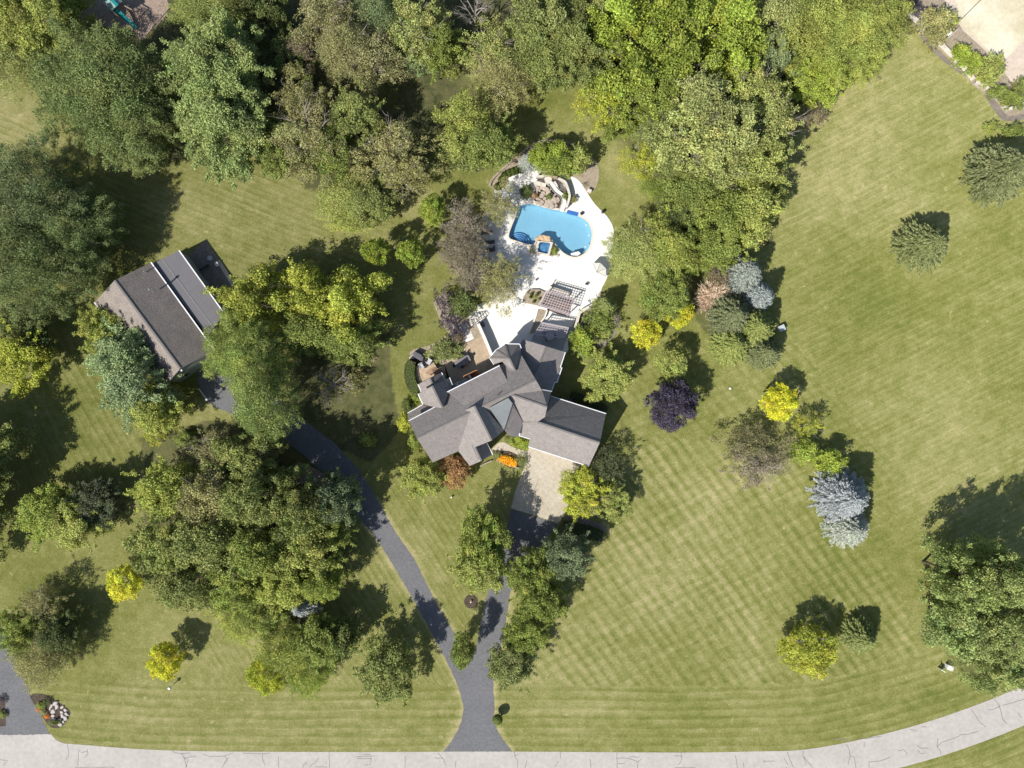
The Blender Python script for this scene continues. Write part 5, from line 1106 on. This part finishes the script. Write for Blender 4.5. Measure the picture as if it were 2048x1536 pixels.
# (kind, px, py, rx, ry, h, hue, label)
for a in [
 ('leafy',45,40,88,85,12,'lg',"yellowish green tree filling the top left corner"),
 ('fine',20,120,62,60,9,'pa',"pale willowy tree at the left edge below the corner tree"),
 ('leafy',120,10,55,50,9,'gr',"green tree at the top edge between the corner tree and the play tower"),
 ('fine',208,185,132,135,15,'bd',"very large feathery dark green tree below the play tower"),
 ('fine',265,245,95,80,12,'gm',"feathery tree mass at the lower right of the largest feathery tree"),
 ('leafy',430,130,92,92,15,'pl',"tall light green maple left of the dark gap in the wood"),
 ('leafy',445,240,105,95,14,'pl',"broad light green maple crown reaching down to the lawn above the barn"),
 ('fine',430,15,90,42,10,'gm',"green tree crown cut by the top edge right of the wood chip area"),
 ('leafy',520,20,50,50,10,'dk',"dark tree crown at the top edge beside the dark gap"),
 ('leafy',575,120,52,60,6,'dk',"low dark tree in the deep shade of the wood gap"),
 ('open',605,100,38,42,7,'br',"brown leaved small tree inside the dark gap of the wood"),
 ('open',650,35,72,65,13,'ol',"olive tree at the top edge right of the dark gap"),
 ('fine',690,95,62,60,12,'ol',"olive tree with bare grey twigs, below the top edge olive tree"),
 ('open',745,115,75,62,11,'ol',"yellowish olive tree overhanging the shaded lawn pocket"),
 ('fine',755,30,55,55,10,'bl',"bluish green tree at the top edge beside the olive trees"),
 ('leafy',835,55,62,58,12,'pa',"pale green tree at the top edge left of the bare grey tree"),
 ('leafy',880,95,48,50,10,'gr',"green tree at the right end of the shaded lawn pocket"),
 ('leafy',840,120,42,30,7,'bl',"low bluish green tree at the top of the shaded lawn pocket"),
 ('open',985,100,62,58,11,'pa',"yellow topped open tree below the bare grey tree"),
 ('fine',1000,155,66,58,10,'ol',"rounded olive tree left of the grey green oak"),
 ('leafy',1090,40,72,70,14,'gm',"grey green oak crown cut by the top edge"),
 ('leafy',1125,100,88,72,14,'gm',"large round grey green oak above the small clearing"),
 ('leafy',1180,25,50,55,12,'gm',"grey green tree at the top edge between oak and bright green trees"),
 ('open',600,200,52,52,11,'ol',"olive tree at the upper left of the big olive thicket"),
 ('open',625,280,85,75,12,'ol',"broad olive brown tree in the middle of the thicket above the lawn"),
 ('leafy',560,290,50,60,10,'gr',"green tree tucked between the light maple and the olive thicket"),
 ('leafy',705,235,58,55,11,'gm',"dark green tree at the right of the olive thicket"),
 ('leafy',665,310,50,55,10,'gr',"green tree below the dark green one in the olive thicket"),
 ('open',780,300,78,60,11,'ol',"yellow olive tree with spreading top facing the shaded pocket"),
 ('open',800,350,66,48,9,'ol',"lower yellow olive tree at the lawn edge right of the thicket"),
 ('fine',690,395,62,52,7,'lg',"soft pale green willow like bush at the lawn edge"),
 ('leafy',740,400,48,52,8,'gm',"darker green tree right of the soft pale bush"),
 ('fine',700,440,50,26,4,'lg',"low pale green growth at the foot of the soft bush"),
 ('open',925,235,56,56,12,'lg',"light green tree casting a long shadow left of the small clearing"),
 ('leafy',975,285,58,50,11,'gr',"deep green tree just above the head of the pool terrace"),
 ('leafy',920,310,42,30,6,'gm',"low dark green shrubby tree at the foot of the pair above the pool"),
 # bright wood, upper right
 ('lobed',1240,55,82,72,15,'li',"bright lime green tree at the left end of the bright wood, at the top edge"),
 ('lobed',1255,150,78,72,14,'li',"bright lime green tree at the lower left end of the bright wood"),
 ('lobed',1345,30,80,66,16,'li',"bright lime green tree second along the top edge of the bright wood"),
 ('lobed',1370,110,80,70,15,'li',"bright green tree in the middle of the lime green trees"),
 ('lobed',1455,50,76,70,15,'li',"bright lime green tree third along the top edge of the bright wood"),
 ('lobed',1470,140,52,56,12,'li',"small lime green tree at the lower right of the lime green group"),
 ('leafy',1300,190,66,50,11,'gr',"mid green tree at the lower edge of the lime green group"),
 ('leafy',1555,30,58,55,12,'pa',"pale grey green tree at the top edge right of the lime green group"),
 ('leafy',1545,110,45,60,9,'bl',"dark green tree in the shade between bright wood and round lime tree"),
 ('fine',1620,40,68,72,13,'lg',"light green tree with yellow tips along the top edge"),
 ('fine',1695,70,92,82,13,'lg',"very large feathery yellow green tree beside the top right meadow"),
 ('fine',1755,40,60,56,11,'lg',"feathery yellow green tree nearest the garden wall"),
 ('fine',1720,125,52,36,8,'lg',"low lobe of yellow green growth overhanging the top of the meadow"),
 ('leafy',1592,150,52,58,8,'gr',"green tree half hidden left of the round lime tree"),
 ('leafy',1645,158,44,46,10,'li',"round lime green tree at the meadow edge"),
 ('open',1210,205,48,52,9,'yo',"thin yellow green tree with grey branches by the small clearing"),
 ('leafy',1245,240,40,40,8,'gr',"green tree between the thin yellow tree and the pale poplars"),
 ('leafy',1405,215,72,66,14,'pa',"pale silvery green poplar at the top of the poplar group"),
 ('leafy',1500,190,60,56,13,'pa',"pale poplar at the upper right of the poplar group"),
 ('leafy',1385,280,78,68,15,'pa',"pale poplar in the middle left of the poplar group"),
 ('leafy',1465,270,76,70,15,'pa',"pale poplar in the very centre of the poplar group"),
 ('leafy',1540,260,58,66,13,'pa',"pale poplar on the meadow side of the poplar group"),
 ('leafy',1430,335,72,58,13,'pa',"pale poplar at the lower left of the poplar group"),
 ('leafy',1520,330,68,60,13,'lg',"green poplar at the lower right of the poplar group"),
 ('fine',1320,255,50,56,9,'pa',"soft grey green tree left of the poplars"),
 ('open',1340,230,38,44,9,'yo',"yellowish thin tree between soft grey green tree and poplars"),
 ('open',1290,325,42,36,8,'yo',"yellow green bush like tree on the lawn side, right of the pool wall"),
 ('leafy',1335,325,46,46,8,'gm',"dark green tree behind the yellow green bush"),
 ('fine',1330,372,52,36,6,'gr',"low dark green tree below the yellow green bush"),
 ('leafy',1385,395,58,56,10,'gr',"mid green tree below the left poplars"),
 ('leafy',1440,430,66,60,12,'gr',"rounded green tree above the pale feathery tree"),
 ('leafy',1495,425,62,66,12,'lg',"yellow green tree at the meadow edge below the poplars"),
 ('leafy',1440,490,60,46,9,'gr',"green tree at the foot of the yellow green meadow edge tree"),
 ('leafy',1555,385,26,24,4,'gm',"small dark bush on the meadow edge in the shade of the poplars"),
 ('leafy',1350,440,46,40,7,'dk',"dark tree in the shade left of the rounded green tree"),
 ('fine',1274,503,58,55,10,'pa',"pale feathery tree leaning over the east edge of the pool terrace"),
 ('fine',1325,495,66,58,10,'lg',"soft light green tree right of the pale feathery tree"),
 ('ball',1328,590,52,54,8,'gr',"dense green rounded tree above the yellow pair"),
 ('leafy',1395,510,42,36,7,'gr',"small green tree above the tan twiggy bush"),
 ('open',1625,225,30,24,4,'br',"bare brownish shrub at the meadow edge below the round lime tree"),
 ]: T_(*a, group=F1 if a[2] < 450 and a[1] > 380 else None)
# bare trees
def bare(px, py, r, h, label):
    c = P(px, py, h * .6); t = thing("bare_tree", Vector((c.x, c.y, 0)), label, "tree"); me = trunk_mesh("trunk", px, h, .22, r * S, 5, 11, M_paleb, 5)
    o = bpy.data.objects.new("trunk", me); COL.objects.link(o); o.parent = t
bare(942, 25, 40, 11, "leafless grey tree at the top edge")
bare(715, 60, 26, 9, "leafless grey twiggy tree among the olive trees")
bare(1040, 15, 34, 9, "leafless pale branched tree at the top edge left of the oak")
bare(1352, 245, 20, 10, "small leafless tree between the thin yellow tree and poplars")
bare(668, 770, 44, 6, "leafless grey sapling on the shaded ground beside the feathery driveway tree")
for a in [
 # left side
 ('fine',70,400,118,100,15,'bd',"large blue green tree at the left edge, upper half of the dark mass"),
 ('fine',60,520,122,102,15,'bd',"large blue green tree at the left edge above the barn"),
 ('fine',150,470,78,88,13,'bd',"blue green tree on the lawn side of the left dark mass"),
 ('leafy',40,640,52,34,7,'dk',"dark tree in the shade below the left dark mass"),
 ('leafy',30,720,60,62,9,'yg',"yellow green tree at the left edge below the dark mass"),
 ('leafy',70,690,32,38,7,'dk',"dark side tree beside the left edge yellow green tree"),
 ('leafy',-95,950,110,120,13,'gm',"big tree just outside the left edge whose shadow lies on the lawn"),
 ('leafy',-75,1060,70,80,9,'gm',"second tree outside the left edge below the big one"),
 ('leafy',95,1030,55,60,8,'li',"bright yellow green tree on the left lawn, sunny lower left crown"),
 ('leafy',150,1035,62,56,8,'lg',"green tree joined to the bright yellow green tree on the left lawn"),
 ('leafy',190,1005,50,46,8,'vd',"right half of the yellow green tree on the left lawn, shade in its colour"),  # shade on this side of the crown put into its darker hue
 ('leafy',200,660,44,46,9,'lg',"small yellow green tree at the west corner of the barn"),
 ('leafy',240,715,66,64,11,'bp',"blue green tree against the barn roof, upper one"),
 ('leafy',275,780,68,62,11,'bp',"blue green tree against the barn roof, lower one"),
 ('leafy',310,818,52,50,9,'lg',"green tree at the south end of the row along the barn"),
 ('open',305,870,22,20,4,'yo',"small yellow green shrub at the foot of the barn row"),
 ('leafy',368,880,22,16,2.5,'gr',"small green bush on the open lawn between barn row and big grove"),
 ('lobed',512,595,72,62,13,'mp',"yellow green maple at the left of the group beside the lean-to"),
 ('lobed',610,585,74,58,13,'mp',"yellow green maple in the middle of the group beside the lean-to"),
 ('lobed',695,610,70,66,13,'mp',"yellow green maple on the right of the group beside the lean-to"),
 ('leafy',620,660,66,52,10,'gr',"darker green maple at the lower side of the yellow green group"),
 ('leafy',700,680,66,50,10,'gr',"green maple at the lower right of the yellow green group"),
 ('leafy',470,650,40,36,8,'lg',"light green tree between the barn and the feathery driveway tree"),
 ('fine',492,715,82,78,14,(.27,.325,.10),"soft feathery tree over the barn driveway, upper half"),
 ('fine',535,795,66,76,17,(.265,.32,.10),"soft feathery tree over the barn driveway, lower half"),
 # grove in the middle left
 ('open',425,905,62,46,9,'ol',"dark olive tree at the top of the big grove"),
 ('leafy',490,925,72,62,12,'gm',"dark green tree at the top of the big grove beside the driveway"),
 ('open',522,905,44,42,8,'ol',"thin olive tree at the top right of the big grove"),
 ('leafy',330,985,68,58,12,'lg',"pale green tree at the upper left of the big grove"),
 ('leafy',420,990,70,62,13,'ol',"olive green tree in the middle top of the big grove"),
 ('leafy',510,1000,72,66,16,'gm',"dark green tree in the centre of the big grove"),
 ('leafy',590,1010,68,62,18,'gm',"dark green tree at the right centre of the big grove"),
 ('leafy',668,1000,52,52,14,'bl',"blue green tree of the big grove nearest the driveway"),
 ('leafy',325,1080,68,66,12,'gm',"blue green tree at the left edge of the big grove"),
 ('leafy',420,1085,80,70,14,'gm',"broad grey green tree in the heart of the big grove"),
 ('leafy',520,1090,74,66,13,'gr',"green tree right of the heart of the big grove"),
 ('leafy',610,1095,72,62,12,'lg',"light green tree on the right side of the big grove"),
 ('leafy',665,1060,46,46,9,'gr',"green tree on the right rim of the big grove"),
 ('leafy',375,1165,66,56,11,'gm',"dark green tree at the lower left rim of the big grove"),
 ('leafy',470,1170,66,56,11,'gr',"green tree at the bottom of the big grove"),
 ('leafy',560,1165,66,52,10,'lg',"light green tree at the bottom right of the big grove"),
 ('leafy',640,1160,48,44,9,'gr',"green tree at the lower right rim of the big grove, above the blue spruce"),
 ('fine',478,1240,48,46,7,'lg',"soft light green tree just below the big grove"),
 ('leafy',540,1240,46,42,8,'gr',"green tree below the big grove, left of the blue spruce"),
 ('leafy',640,1290,58,52,9,'gr',"green tree with yellow tips right of the lower light green group"),
 ('leafy',684,1276,34,40,8,'dk',"dark tree at the right end of the lower group, casting a long shadow"),
 ('fine',575,1300,62,52,9,'lg',"light green tree in the middle of the lower group"),
 ('ball',537,1347,42,40,8,(.42,.45,.05),"bright yellow green rounded tree at the bottom of the lower group"),
 ('fine',610,1350,50,38,6,'li',"feathery lime tree right of the bright yellow green rounded tree"),
 ('open',82,1205,44,38,7,'ol',"thin olive brown tree above the left driveway"),
 ('leafy',35,1262,46,42,8,'gr',"green tree over the left driveway between two olive trees"),
 ('fine',85,1318,60,52,7,'ol',"larger olive grey tree beside the left driveway"),
 ('leafy',115,1265,42,48,7,'dk',"dark green tree on the right of the left driveway group"),
 # yellow and other specimen trees of the lawns
 ('ball',247,1168,36,34,5,'ye',"yellow round tree at the lower left of the big grove"),
 ('ball',330,1322,38,36,6,'ye',"yellow round tree on the lower left lawn with post light below it"),
 ('leafy',770,1346,57,66,10,'gm',"dark green tree standing alone left of the driveway fork"),
 ('ball',925,1300,24,36,8,'gr',"narrow upright evergreen in the fork of the driveways"),
 ('leafy',965,1090,48,72,11,'gr',"tall green tree above the round mulch circle, upper half"),
 ('leafy',958,1140,55,48,10,'lg',"green tree just above the round mulch circle"),
 ('leafy',1130,1108,46,52,10,'bl',"grey green tree right of the drive below the forecourt"),
 ('leafy',1062,1150,50,48,10,'gr',"green tree right of the drive, second in the row of five"),
 ('leafy',1082,1205,52,46,10,'gr',"green tree right of the drive, third in the row of five"),
 ('leafy',1050,1262,46,44,9,'gr',"green tree right of the drive, fourth in the row of five"),
 ('leafy',1025,1325,50,46,9,'gm',"green tree right of the drive, lowest in the row of five"),
 ('leafy',1170,985,46,52,7,'yo',"yellow green tree overlapping the forecourt edge"),
 ('leafy',1222,1005,40,38,6,'lg',"light green tree right of the yellow green forecourt tree"),
 ('open',1208,930,46,40,6,'vd',"thin dark olive tree at the garage corner"),
 ('leafy',845,960,42,42,7,'lg',"green tree in front of the west end of the house"),
 ('ball',908,942,34,35,4.5,'rd',"rust coloured round tree in front of the house"),
 ('leafy',1210,752,52,46,7,'lg',"yellow green tree behind the garage wing"),
 ('ball',1344,724,34,31,6,'lg',"small bright green tree directly above the purple tree"),
 ('ball',1346,810,50,54,8,'pu',"dark purple tree on the right lawn"),
 ('ball',1292,667,30,30,5,'ye',"small yellow tree left of the tan twiggy bush"),
 ('ball',1358,627,28,27,5,'ye',"small yellow tree touching the dense green rounded tree"),
 ('ball',1560,804,36,39,6,'ye',"bright yellow tree alone on the right lawn"),
 ('open',1618,852,28,26,5,'yo',"small yellow tree with a second tone in the short diagonal row"),
 ('leafy',1607,903,28,26,5,'li',"small lime green tree, second in the short diagonal row"),
 ('leafy',1661,926,32,28,5,'li',"small lime green tree, lowest in the short diagonal row above the blue spruces"),
 ('ball',1617,1300,54,56,7,'yo',"large yellow green round tree on the lower right lawn"),
 ('open',1505,890,62,48,6,(.20,.19,.09),"thin olive tree on the right lawn, upper part"),
 ('open',1515,930,58,46,6,'bz',"thin bronze grey tree on the right lawn, lower part"),
 ('leafy',1930,1160,66,60,18,'pl',"light green tree at the upper left of the big group in the lower right corner"),
 ('leafy',2010,1150,62,56,19,'pl',"green tree at the right edge, top of the lower right corner group"),
 ('leafy',1925,1250,68,66,14,'pl',"broad light green tree in the middle left of the lower right corner group"),
 ('leafy',2015,1245,68,66,16,'pl',"green tree at the right edge in the middle of the lower right corner group"),
 ('leafy',2000,1335,62,52,11,'pl',"light green tree at the bottom of the lower right corner group"),
 ('fine',1945,1320,46,34,7,'pa',"soft pale tree at the lower left of the lower right corner group"),
 # round the pool and house
 ('ball',865,421,26,32,7,'li',"lime green tree alone on the lawn left of the bronze trees"),
 ('ball',752,503,27,29,9,'li',"small green tree, left one of the pair above the maples"),
 ('ball',822,506,27,28,9,'li',"small green tree, right one of the pair above the maples"),
 ('open',930,450,48,46,7,'bz',"bronze tree left of the pool"),
 ('fine',925,500,46,46,7,'bz',"bronze leaved tree over the sun loungers"),
 ('open',940,545,46,44,7,'bz',"bronze tree below the sun loungers"),
 ('open',996,410,38,42,6.5,'ol',"olive tree at the upper left corner of the pool"),
 ('open',990,570,50,46,7,'ol',"olive tree over the white terrace below the spa"),
 ('open',1005,545,42,34,7,'ol',"olive tree spreading right over the terrace below the spa"),
 ('open',888,605,26,25,5,'pu',"purple leaved small tree above the garden steps"),
 ('leafy',930,605,30,30,6,'dk',"dark green tree between purple tree and white patio"),
 ('open',903,645,24,26,4.5,'pu',"purple brown shrub tree beside the garden steps"),
 ('leafy',1083,308,26,26,5.5,'li',"lime green tree at the left of the planting ring"),
 ('leafy',1113,305,24,24,5.5,'li',"lime green tree at the top of the planting ring"),
 ('leafy',1130,325,28,28,5.5,'gr',"green tree in the middle of the planting ring"),
 ('leafy',1158,318,24,30,5.5,'lg',"light green tree at the right of the planting ring"),
 ('leafy',1105,332,26,20,4.5,'gr',"green low tree at the pool side of the planting ring"),
 ('leafy',1165,682,28,28,4.5,'li',"lime green small tree at the corner of the lower pergola"),
 ('open',1200,640,34,32,5,'gr',"thin green tree in the bed east of the pergolas"),
 ('leafy',1875,45,30,34,5,'ol',"olive shrub tree at the left end of the court border"),
 ]: T_(*a)
for a in [
 ('spruce',602,1214,34,30,8,'sp',"blue spruce half hidden below the big grove"),
 ('spruce',1498,545,36,38,9,'sq',"blue spruce, upper one of the cluster beside the tan bush"),
 ('spruce',1525,590,30,34,8,'sq',"blue spruce, lower one of the cluster beside the tan bush"),
 ('spruce',1470,632,50,46,8,'es',"dark green spruce right of the yellow pair"),
 ('spruce',1515,655,46,42,8,'gm',"grey green spruce left of the utility box"),
 ('spruce',1532,705,40,34,7,'es',"green spruce at the bottom of the evergreen cluster"),
 ('spruce',1468,690,44,40,7,'gm',"grey green spruce at the lower left of the evergreen cluster"),
 ('spruce',1697,998,60,56,10,'sp',"large blue spruce on the right lawn, upper one of the pair"),
 ('spruce',1706,1058,46,44,8,'sp',"blue spruce on the right lawn, lower one of the pair"),
 ('spruce',1860,486,55,52,9,'es',"lone green spruce on the right meadow"),
 ('spruce',2020,335,66,60,11,'es',"dark spruce at the right edge below the garden wall"),
 ('spruce',1730,1279,39,35,6,'gm',"small blue green spruce right of the yellow green round tree"),
 ('spruce',1212,612,26,26,6,'gm',"slim dark green spruce at the curved bed edge east of the pergolas"),
 ('spruce',1057,321,19,20,4,'sp',"small blue spruce at the left of the planting ring"),
 ]: T_(*a, name="spruce_tree")
for a in [
 ('spray',1425,597,42,40,2.8,'tn',"tan twiggy dried bush beside the blue spruces"),
 ('open',1440,555,34,24,4,'br',"brown thin bush directly above the tan twiggy bush"),
 ('leafy',896,700,28,24,3,'gm',"green shrub covering the bed left of the dining terrace"),
 ('open',868,715,24,14,1.5,'pa',"low spotted pale shrub at the edge of the lower patio"),
 ('leafy',916,675,16,18,2.5,'br',"purple brown shrub against the garden steps wall"),
 ('leafy',735,880,16,14,2,'gr',"small green bush alone in the shaded lawn left of the house"),
 ('leafy',815,810,12,14,2.2,'dk',"dark green bush at the west wall of the house"),
 ('leafy',808,845,14,20,2.2,'yo',"yellow green bush at the west end of the house"),
 ('leafy',832,795,12,12,2.2,'gr',"green bush in the corner of the west gable"),
 ('leafy',828,885,12,18,2,'gr',"green bush at the lower west corner of the house"),
 ('leafy',1043,885,20,16,2.6,'li',"yellow green bush between entry and garage"),
 ('leafy',1020,878,12,9,1.6,'gm',"low grey green plant in the entry corner"),
 ('open',994,912,9,9,1.2,'pa',"pale grey green plant at the left end of the flower bed"),
 ('open',1045,925,14,16,1.4,'gm',"dark green plant at the right end of the flower bed"),
 ('ball',1130,391,7,8,1.8,'gr',"round clipped bush beside the water slide"),
 ('ball',1146,398,8,8,1.2,'ol',"round olive bush on the white terrace right of the rockwork"),
 ('ball',1098,393,6,6,1.4,'gr',"round green bush in the middle of the waterfall rockwork"),
 ('leafy',1053,382,13,15,1.8,'dk',"dark green bush left of the waterfall rockwork"),
 ('open',1069,392,8,9,1.2,'rd',"rust red plant left of the waterfall boulders"),
 ('open',1062,500,7,8,1.0,'ol',"olive plant at the left corner of the spa"),
 ('leafy',1108,502,7,9,1.0,'gr',"green plant at the right corner of the spa"),
 ('leafy',1180,705,16,14,1.6,'gr',"green bush at the lower end of the bed east of the pergolas"),
 ('spruce',1206,660,22,20,2.6,'gm',"low spreading juniper in the bed east of the pergolas"),
 ('leafy',1178,640,12,12,1.6,'bl',"small grey green bush in the dark corner behind the parapet"),
 ('open',1818,8,34,22,2.5,'pu',"dark purple shrub at the top edge beside the garden wall"),
 ('leafy',1898,42,20,20,3,'lg',"light green shrub in the court border beside the hoop"),
 ('open',1870,78,20,22,2.5,'ol',"olive grey shrub along the garden wall"),
 ('leafy',1925,108,22,20,2.6,'li',"lime green shrub, left of the two in the court border"),
 ('leafy',1948,125,22,20,2.6,'li',"lime green shrub, right of the two in the court border"),
 ('leafy',1985,138,28,28,3,'lg',"mid green round shrub near the corner of the court border"),
 ('open',1962,155,13,9,1.2,'ye',"yellow flowering plant below the lime green border shrubs"),
 ('leafy',2000,182,22,14,2,'gr',"green shrub at the wall corner of the court border"),
 ('leafy',2030,200,26,18,2.4,'gr',"green shrub at the right edge above the garden wall corner"),
 ('leafy',2045,170,18,16,2,'gm',"dark shrub at the right edge beside the hose"),
 ('leafy',1985,254,18,12,1.6,'lg',"small green bush on the meadow below the garden wall corner"),
 ('open',1968,303,14,12,1.0,'br',"small brownish plant left of the right edge spruce"),
 ('leafy',2030,262,22,14,2.5,'gr',"green bush at the right edge between wall and dark spruce"),
 ('open',92,1405,12,9,.9,'dk',"dark plant at the top of the roadside rock garden"),
 ('leafy',80,1412,9,7,.8,'gr',"green plant beside the driveway in the rock garden"),
 ('open',85,1425,9,8,.7,'pa',"pale flowering plant in the rock garden"),
 ('leafy',108,1446,11,6,.9,'gm',"green tuft at the bottom of the rock garden"),
 ('open',3,1400,9,9,.8,'pu',"purple plant in the left edge flower strip"),
 ('leafy',4,1430,8,9,.8,'gm',"green plant in the left edge flower strip"),
 ('open',700,760,30,26,3,'ol',"thin olive brush on the shaded ground above the brownish tree"),
 ('open',740,712,12,10,.8,'tn',"pale dry plant on the open ground below the maples"),
 ('leafy',300,845,26,20,3,'gr',"green bush at the foot of the barn row trees"),
 ]: T_(*a, name="shrub", base=.02)
# planter bed plants and orange flowers
for x, y, lab in ((1030,278,"dark tuft lower left in the planter bed"), (1042,245,"dark tuft upper left in the planter bed"), (1065,322,"dark tuft at the bottom of the planter bed"), (1118,300,"olive tuft on the right of the planter bed"), (1108,240,"dark shrub at the top of the planter bed")):
    p = c3(x, y); T_('ball', 860 + x / 5.12, 540 + y / 5.12, 3.4, 3.2, 1.0, 'ol' if 'olive' in lab else 'dk', lab, name="shrub", base=.3)
T_('open', 1070.5, 594, 6, 6, 1.2, 'li', "lime green plant in the middle of the planter bed", name="shrub", base=.3)
fb = thing("flower_bed_plant", c9(360,380), "mass of orange flowers in the bed by the entry walk", "flowers")
rs = np.random.RandomState(5); n_ = 5200; u = rs.rand(n_); v = rs.normal(size=n_) * .42
ax = c9(225,350); bx = c9(470,430); dd = bx - ax; nr = Vector((-dd.y, dd.x, 0)).normalized(); fb.location = ax; BASE[fb.name] = ax
wd = .35 + .65 * np.sin(np.clip(u, .03, 1) * 2.6); hh = .45 + .25 * fnoise(u * 9, v * 4 + 3, 3, 3, 1.0)
pts = np.stack([dd.x * u + nr.x * v * wd * .95, dd.y * u + nr.y * v * wd * .95, hh * (1 - .3 * np.abs(v)) * rs.uniform(.3, 1, n_)], 1)
def leafset(name, pts, col, size, seed):
    rs2 = np.random.RandomState(seed); me = leaf_mesh(name, pts, np.tile([0, 0, 1.0], (len(pts), 1)) + rs2.normal(size=(len(pts), 3)) * .6, size * rs2.uniform(.6, 1.4, len(pts)), .8, rs2)
    o = bpy.data.objects.new(name, me); COL.objects.link(o); o.parent = fb; o.color = (*col, 1); return o
hi = pts[:, 2] > np.percentile(pts[:, 2], 52); leafset("blossom", pts[hi] + np.array([0, 0, .06]), (.80, .42, .02), .13, 1); leafset("leaf_mass", pts[~hi], (.07, .08, .03), .14, 2)
fb2 = fb
for nm, lab, x, y in (("flower_clump", "orange flower clump, upper one in the roadside rock garden", 76, 1419.5), ("flower_clump", "orange flower clump, lower one in the roadside rock garden", 93, 1434)):
    T_('open', x, y, 5, 5, .7, (.75,.28,.05), lab, name=nm, base=0, cat="flowers")
# box balls along the planting ring, curved hedge, hedges and the round topiary
def ball_pts(rx, rz): 
    def f(rs, n): d = rnd_dirs(rs, n); d[:, 2] = np.abs(d[:, 2]); return d * np.array([rx, rx, rz]), d
    return f
me_ball = clipped("foliage", 301, ball_pts(.66, .8), 2600, .12)
for i, (x, y) in enumerate([(1003,367),(1004,358),(1010,350),(1018,345),(1026,342),(1034,339),(1042,337.5),(1047,336),(996,372)]):
    p = P(x, y, .5); t = thing("box_ball", Vector((p.x, p.y, .03)), "clipped green box ball in the curved row beside the planting ring", "shrub", "clipped box balls")
    o = bpy.data.objects.new("foliage", me_ball); COL.objects.link(o); o.parent = t; o.color = (.075, .105, .02, 1)
def hedge(name, line, w, h, label, col):
    pts = [P(*p, h * .8) for p in line]; pts = [Vector((*q_, 0)) for q_ in smooth_poly([XY(p) for p in pts], 6, False)]
    rs = np.random.RandomState(len(label)); seg = np.array([(b_ - a).length for a, b_ in zip(pts[:-1], pts[1:])]); cum = np.concatenate([[0], np.cumsum(seg)]); L = cum[-1]; n = int(L * (w + 2 * h) * 130)
    s = rs.rand(n) * L; k = np.clip(np.searchsorted(cum, s) - 1, 0, len(seg) - 1); f = (s - cum[k]) / seg[k]; A = np.array([p[:] for p in pts]); c = A[k] * (1 - f[:, None]) + A[k + 1] * f[:, None]; d = (A[k + 1] - A[k]); d /= np.linalg.norm(d, axis=1, keepdims=True); nr = np.stack([-d[:, 1], d[:, 0], 0 * d[:, 0]], 1)
    u = rs.rand(n) * (w + 2 * h); top = (u > h) & (u < h + w); lat = np.where(top, (u - h) / w - .5, np.where(u <= h, -.5, .5)); z = np.where(top, h, np.where(u <= h, u, w + 2 * h - u)); e = np.sin(np.clip(np.minimum(s, L - s) / (w * .5), 0, 1) * 1.57)
    N_ = np.where(top[:, None], np.array([0, 0, 1.0]), nr * np.sign(lat)[:, None]); pos = c + nr * (lat * w * e)[:, None]; pos[:, 2] = z
    t = thing(name, pts[0], label, "hedge"); pos -= np.array(pts[0]); me = leaf_mesh("foliage", pos, N_ + rs.normal(size=(n, 3)) * .35, .14 * rs.uniform(.7, 1.3, n), .6, rs)
    o = bpy.data.objects.new("foliage", me); COL.objects.link(o); o.parent = t; o.color = (*col, 1)
    b = MB(); b.strip([p - pts[0] for p in pts], w * .82, 0, h - .12); me2 = bpy.data.meshes.new("inner_branches"); me2.from_pydata([tuple(v) for v in b.v], [], b.f); me2.materials.append(M_soil); o = bpy.data.objects.new("inner_branches", me2); COL.objects.link(o); o.parent = t
hedge("hedge", [(824,722),(819,738),(820,756),(825,772),(834,784)], 1.75, 1.9, "thick curved clipped hedge left of the lower patio", (.10,.15,.03))
hedge("hedge", [(1122,1052),(1140,1056),(1160,1061),(1185,1069),(1205,1074)], 2.0, 1.3, "dark green clipped hedge below the forecourt corner", (.05,.10,.02))
hedge("hedge", [(1142,790),(1165,797),(1190,808),(1214,820)], 1.3, 1.2, "shaded clipped hedge along the back of the garage wing", (.06,.10,.03))
p = P(995, 1440, 1.7); t = thing("topiary", Vector((p.x, p.y, 0)), "round clipped topiary on a bare stem beside the mouth of the driveway", "topiary")
o = bpy.data.objects.new("foliage", clipped("foliage", 305, ball_pts(.82, .8), 4200, .12)); COL.objects.link(o); o.parent = t; o.location = (0, 0, 1.5); o.color = (.15, .19, .045, 1)
def lower(rs, n): d = rnd_dirs(rs, n); d[:, 2] = -np.abs(d[:, 2]); return d * np.array([.82,.82,.5]), d
o = bpy.data.objects.new("foliage", clipped("foliage", 306, lower, 2500, .12)); COL.objects.link(o); o.parent = t; o.location = (0, 0, 1.5); o.color = (.15, .19, .045, 1)
tm = MB(); tm.tube([(0,0,0),(0,0,1.6)], [.09,.07], 8); me = bpy.data.meshes.new("trunk"); me.from_pydata([tuple(v) for v in tm.v], [], tm.f); me.materials.append(M_wood); o = bpy.data.objects.new("trunk", me); COL.objects.link(o); o.parent = t
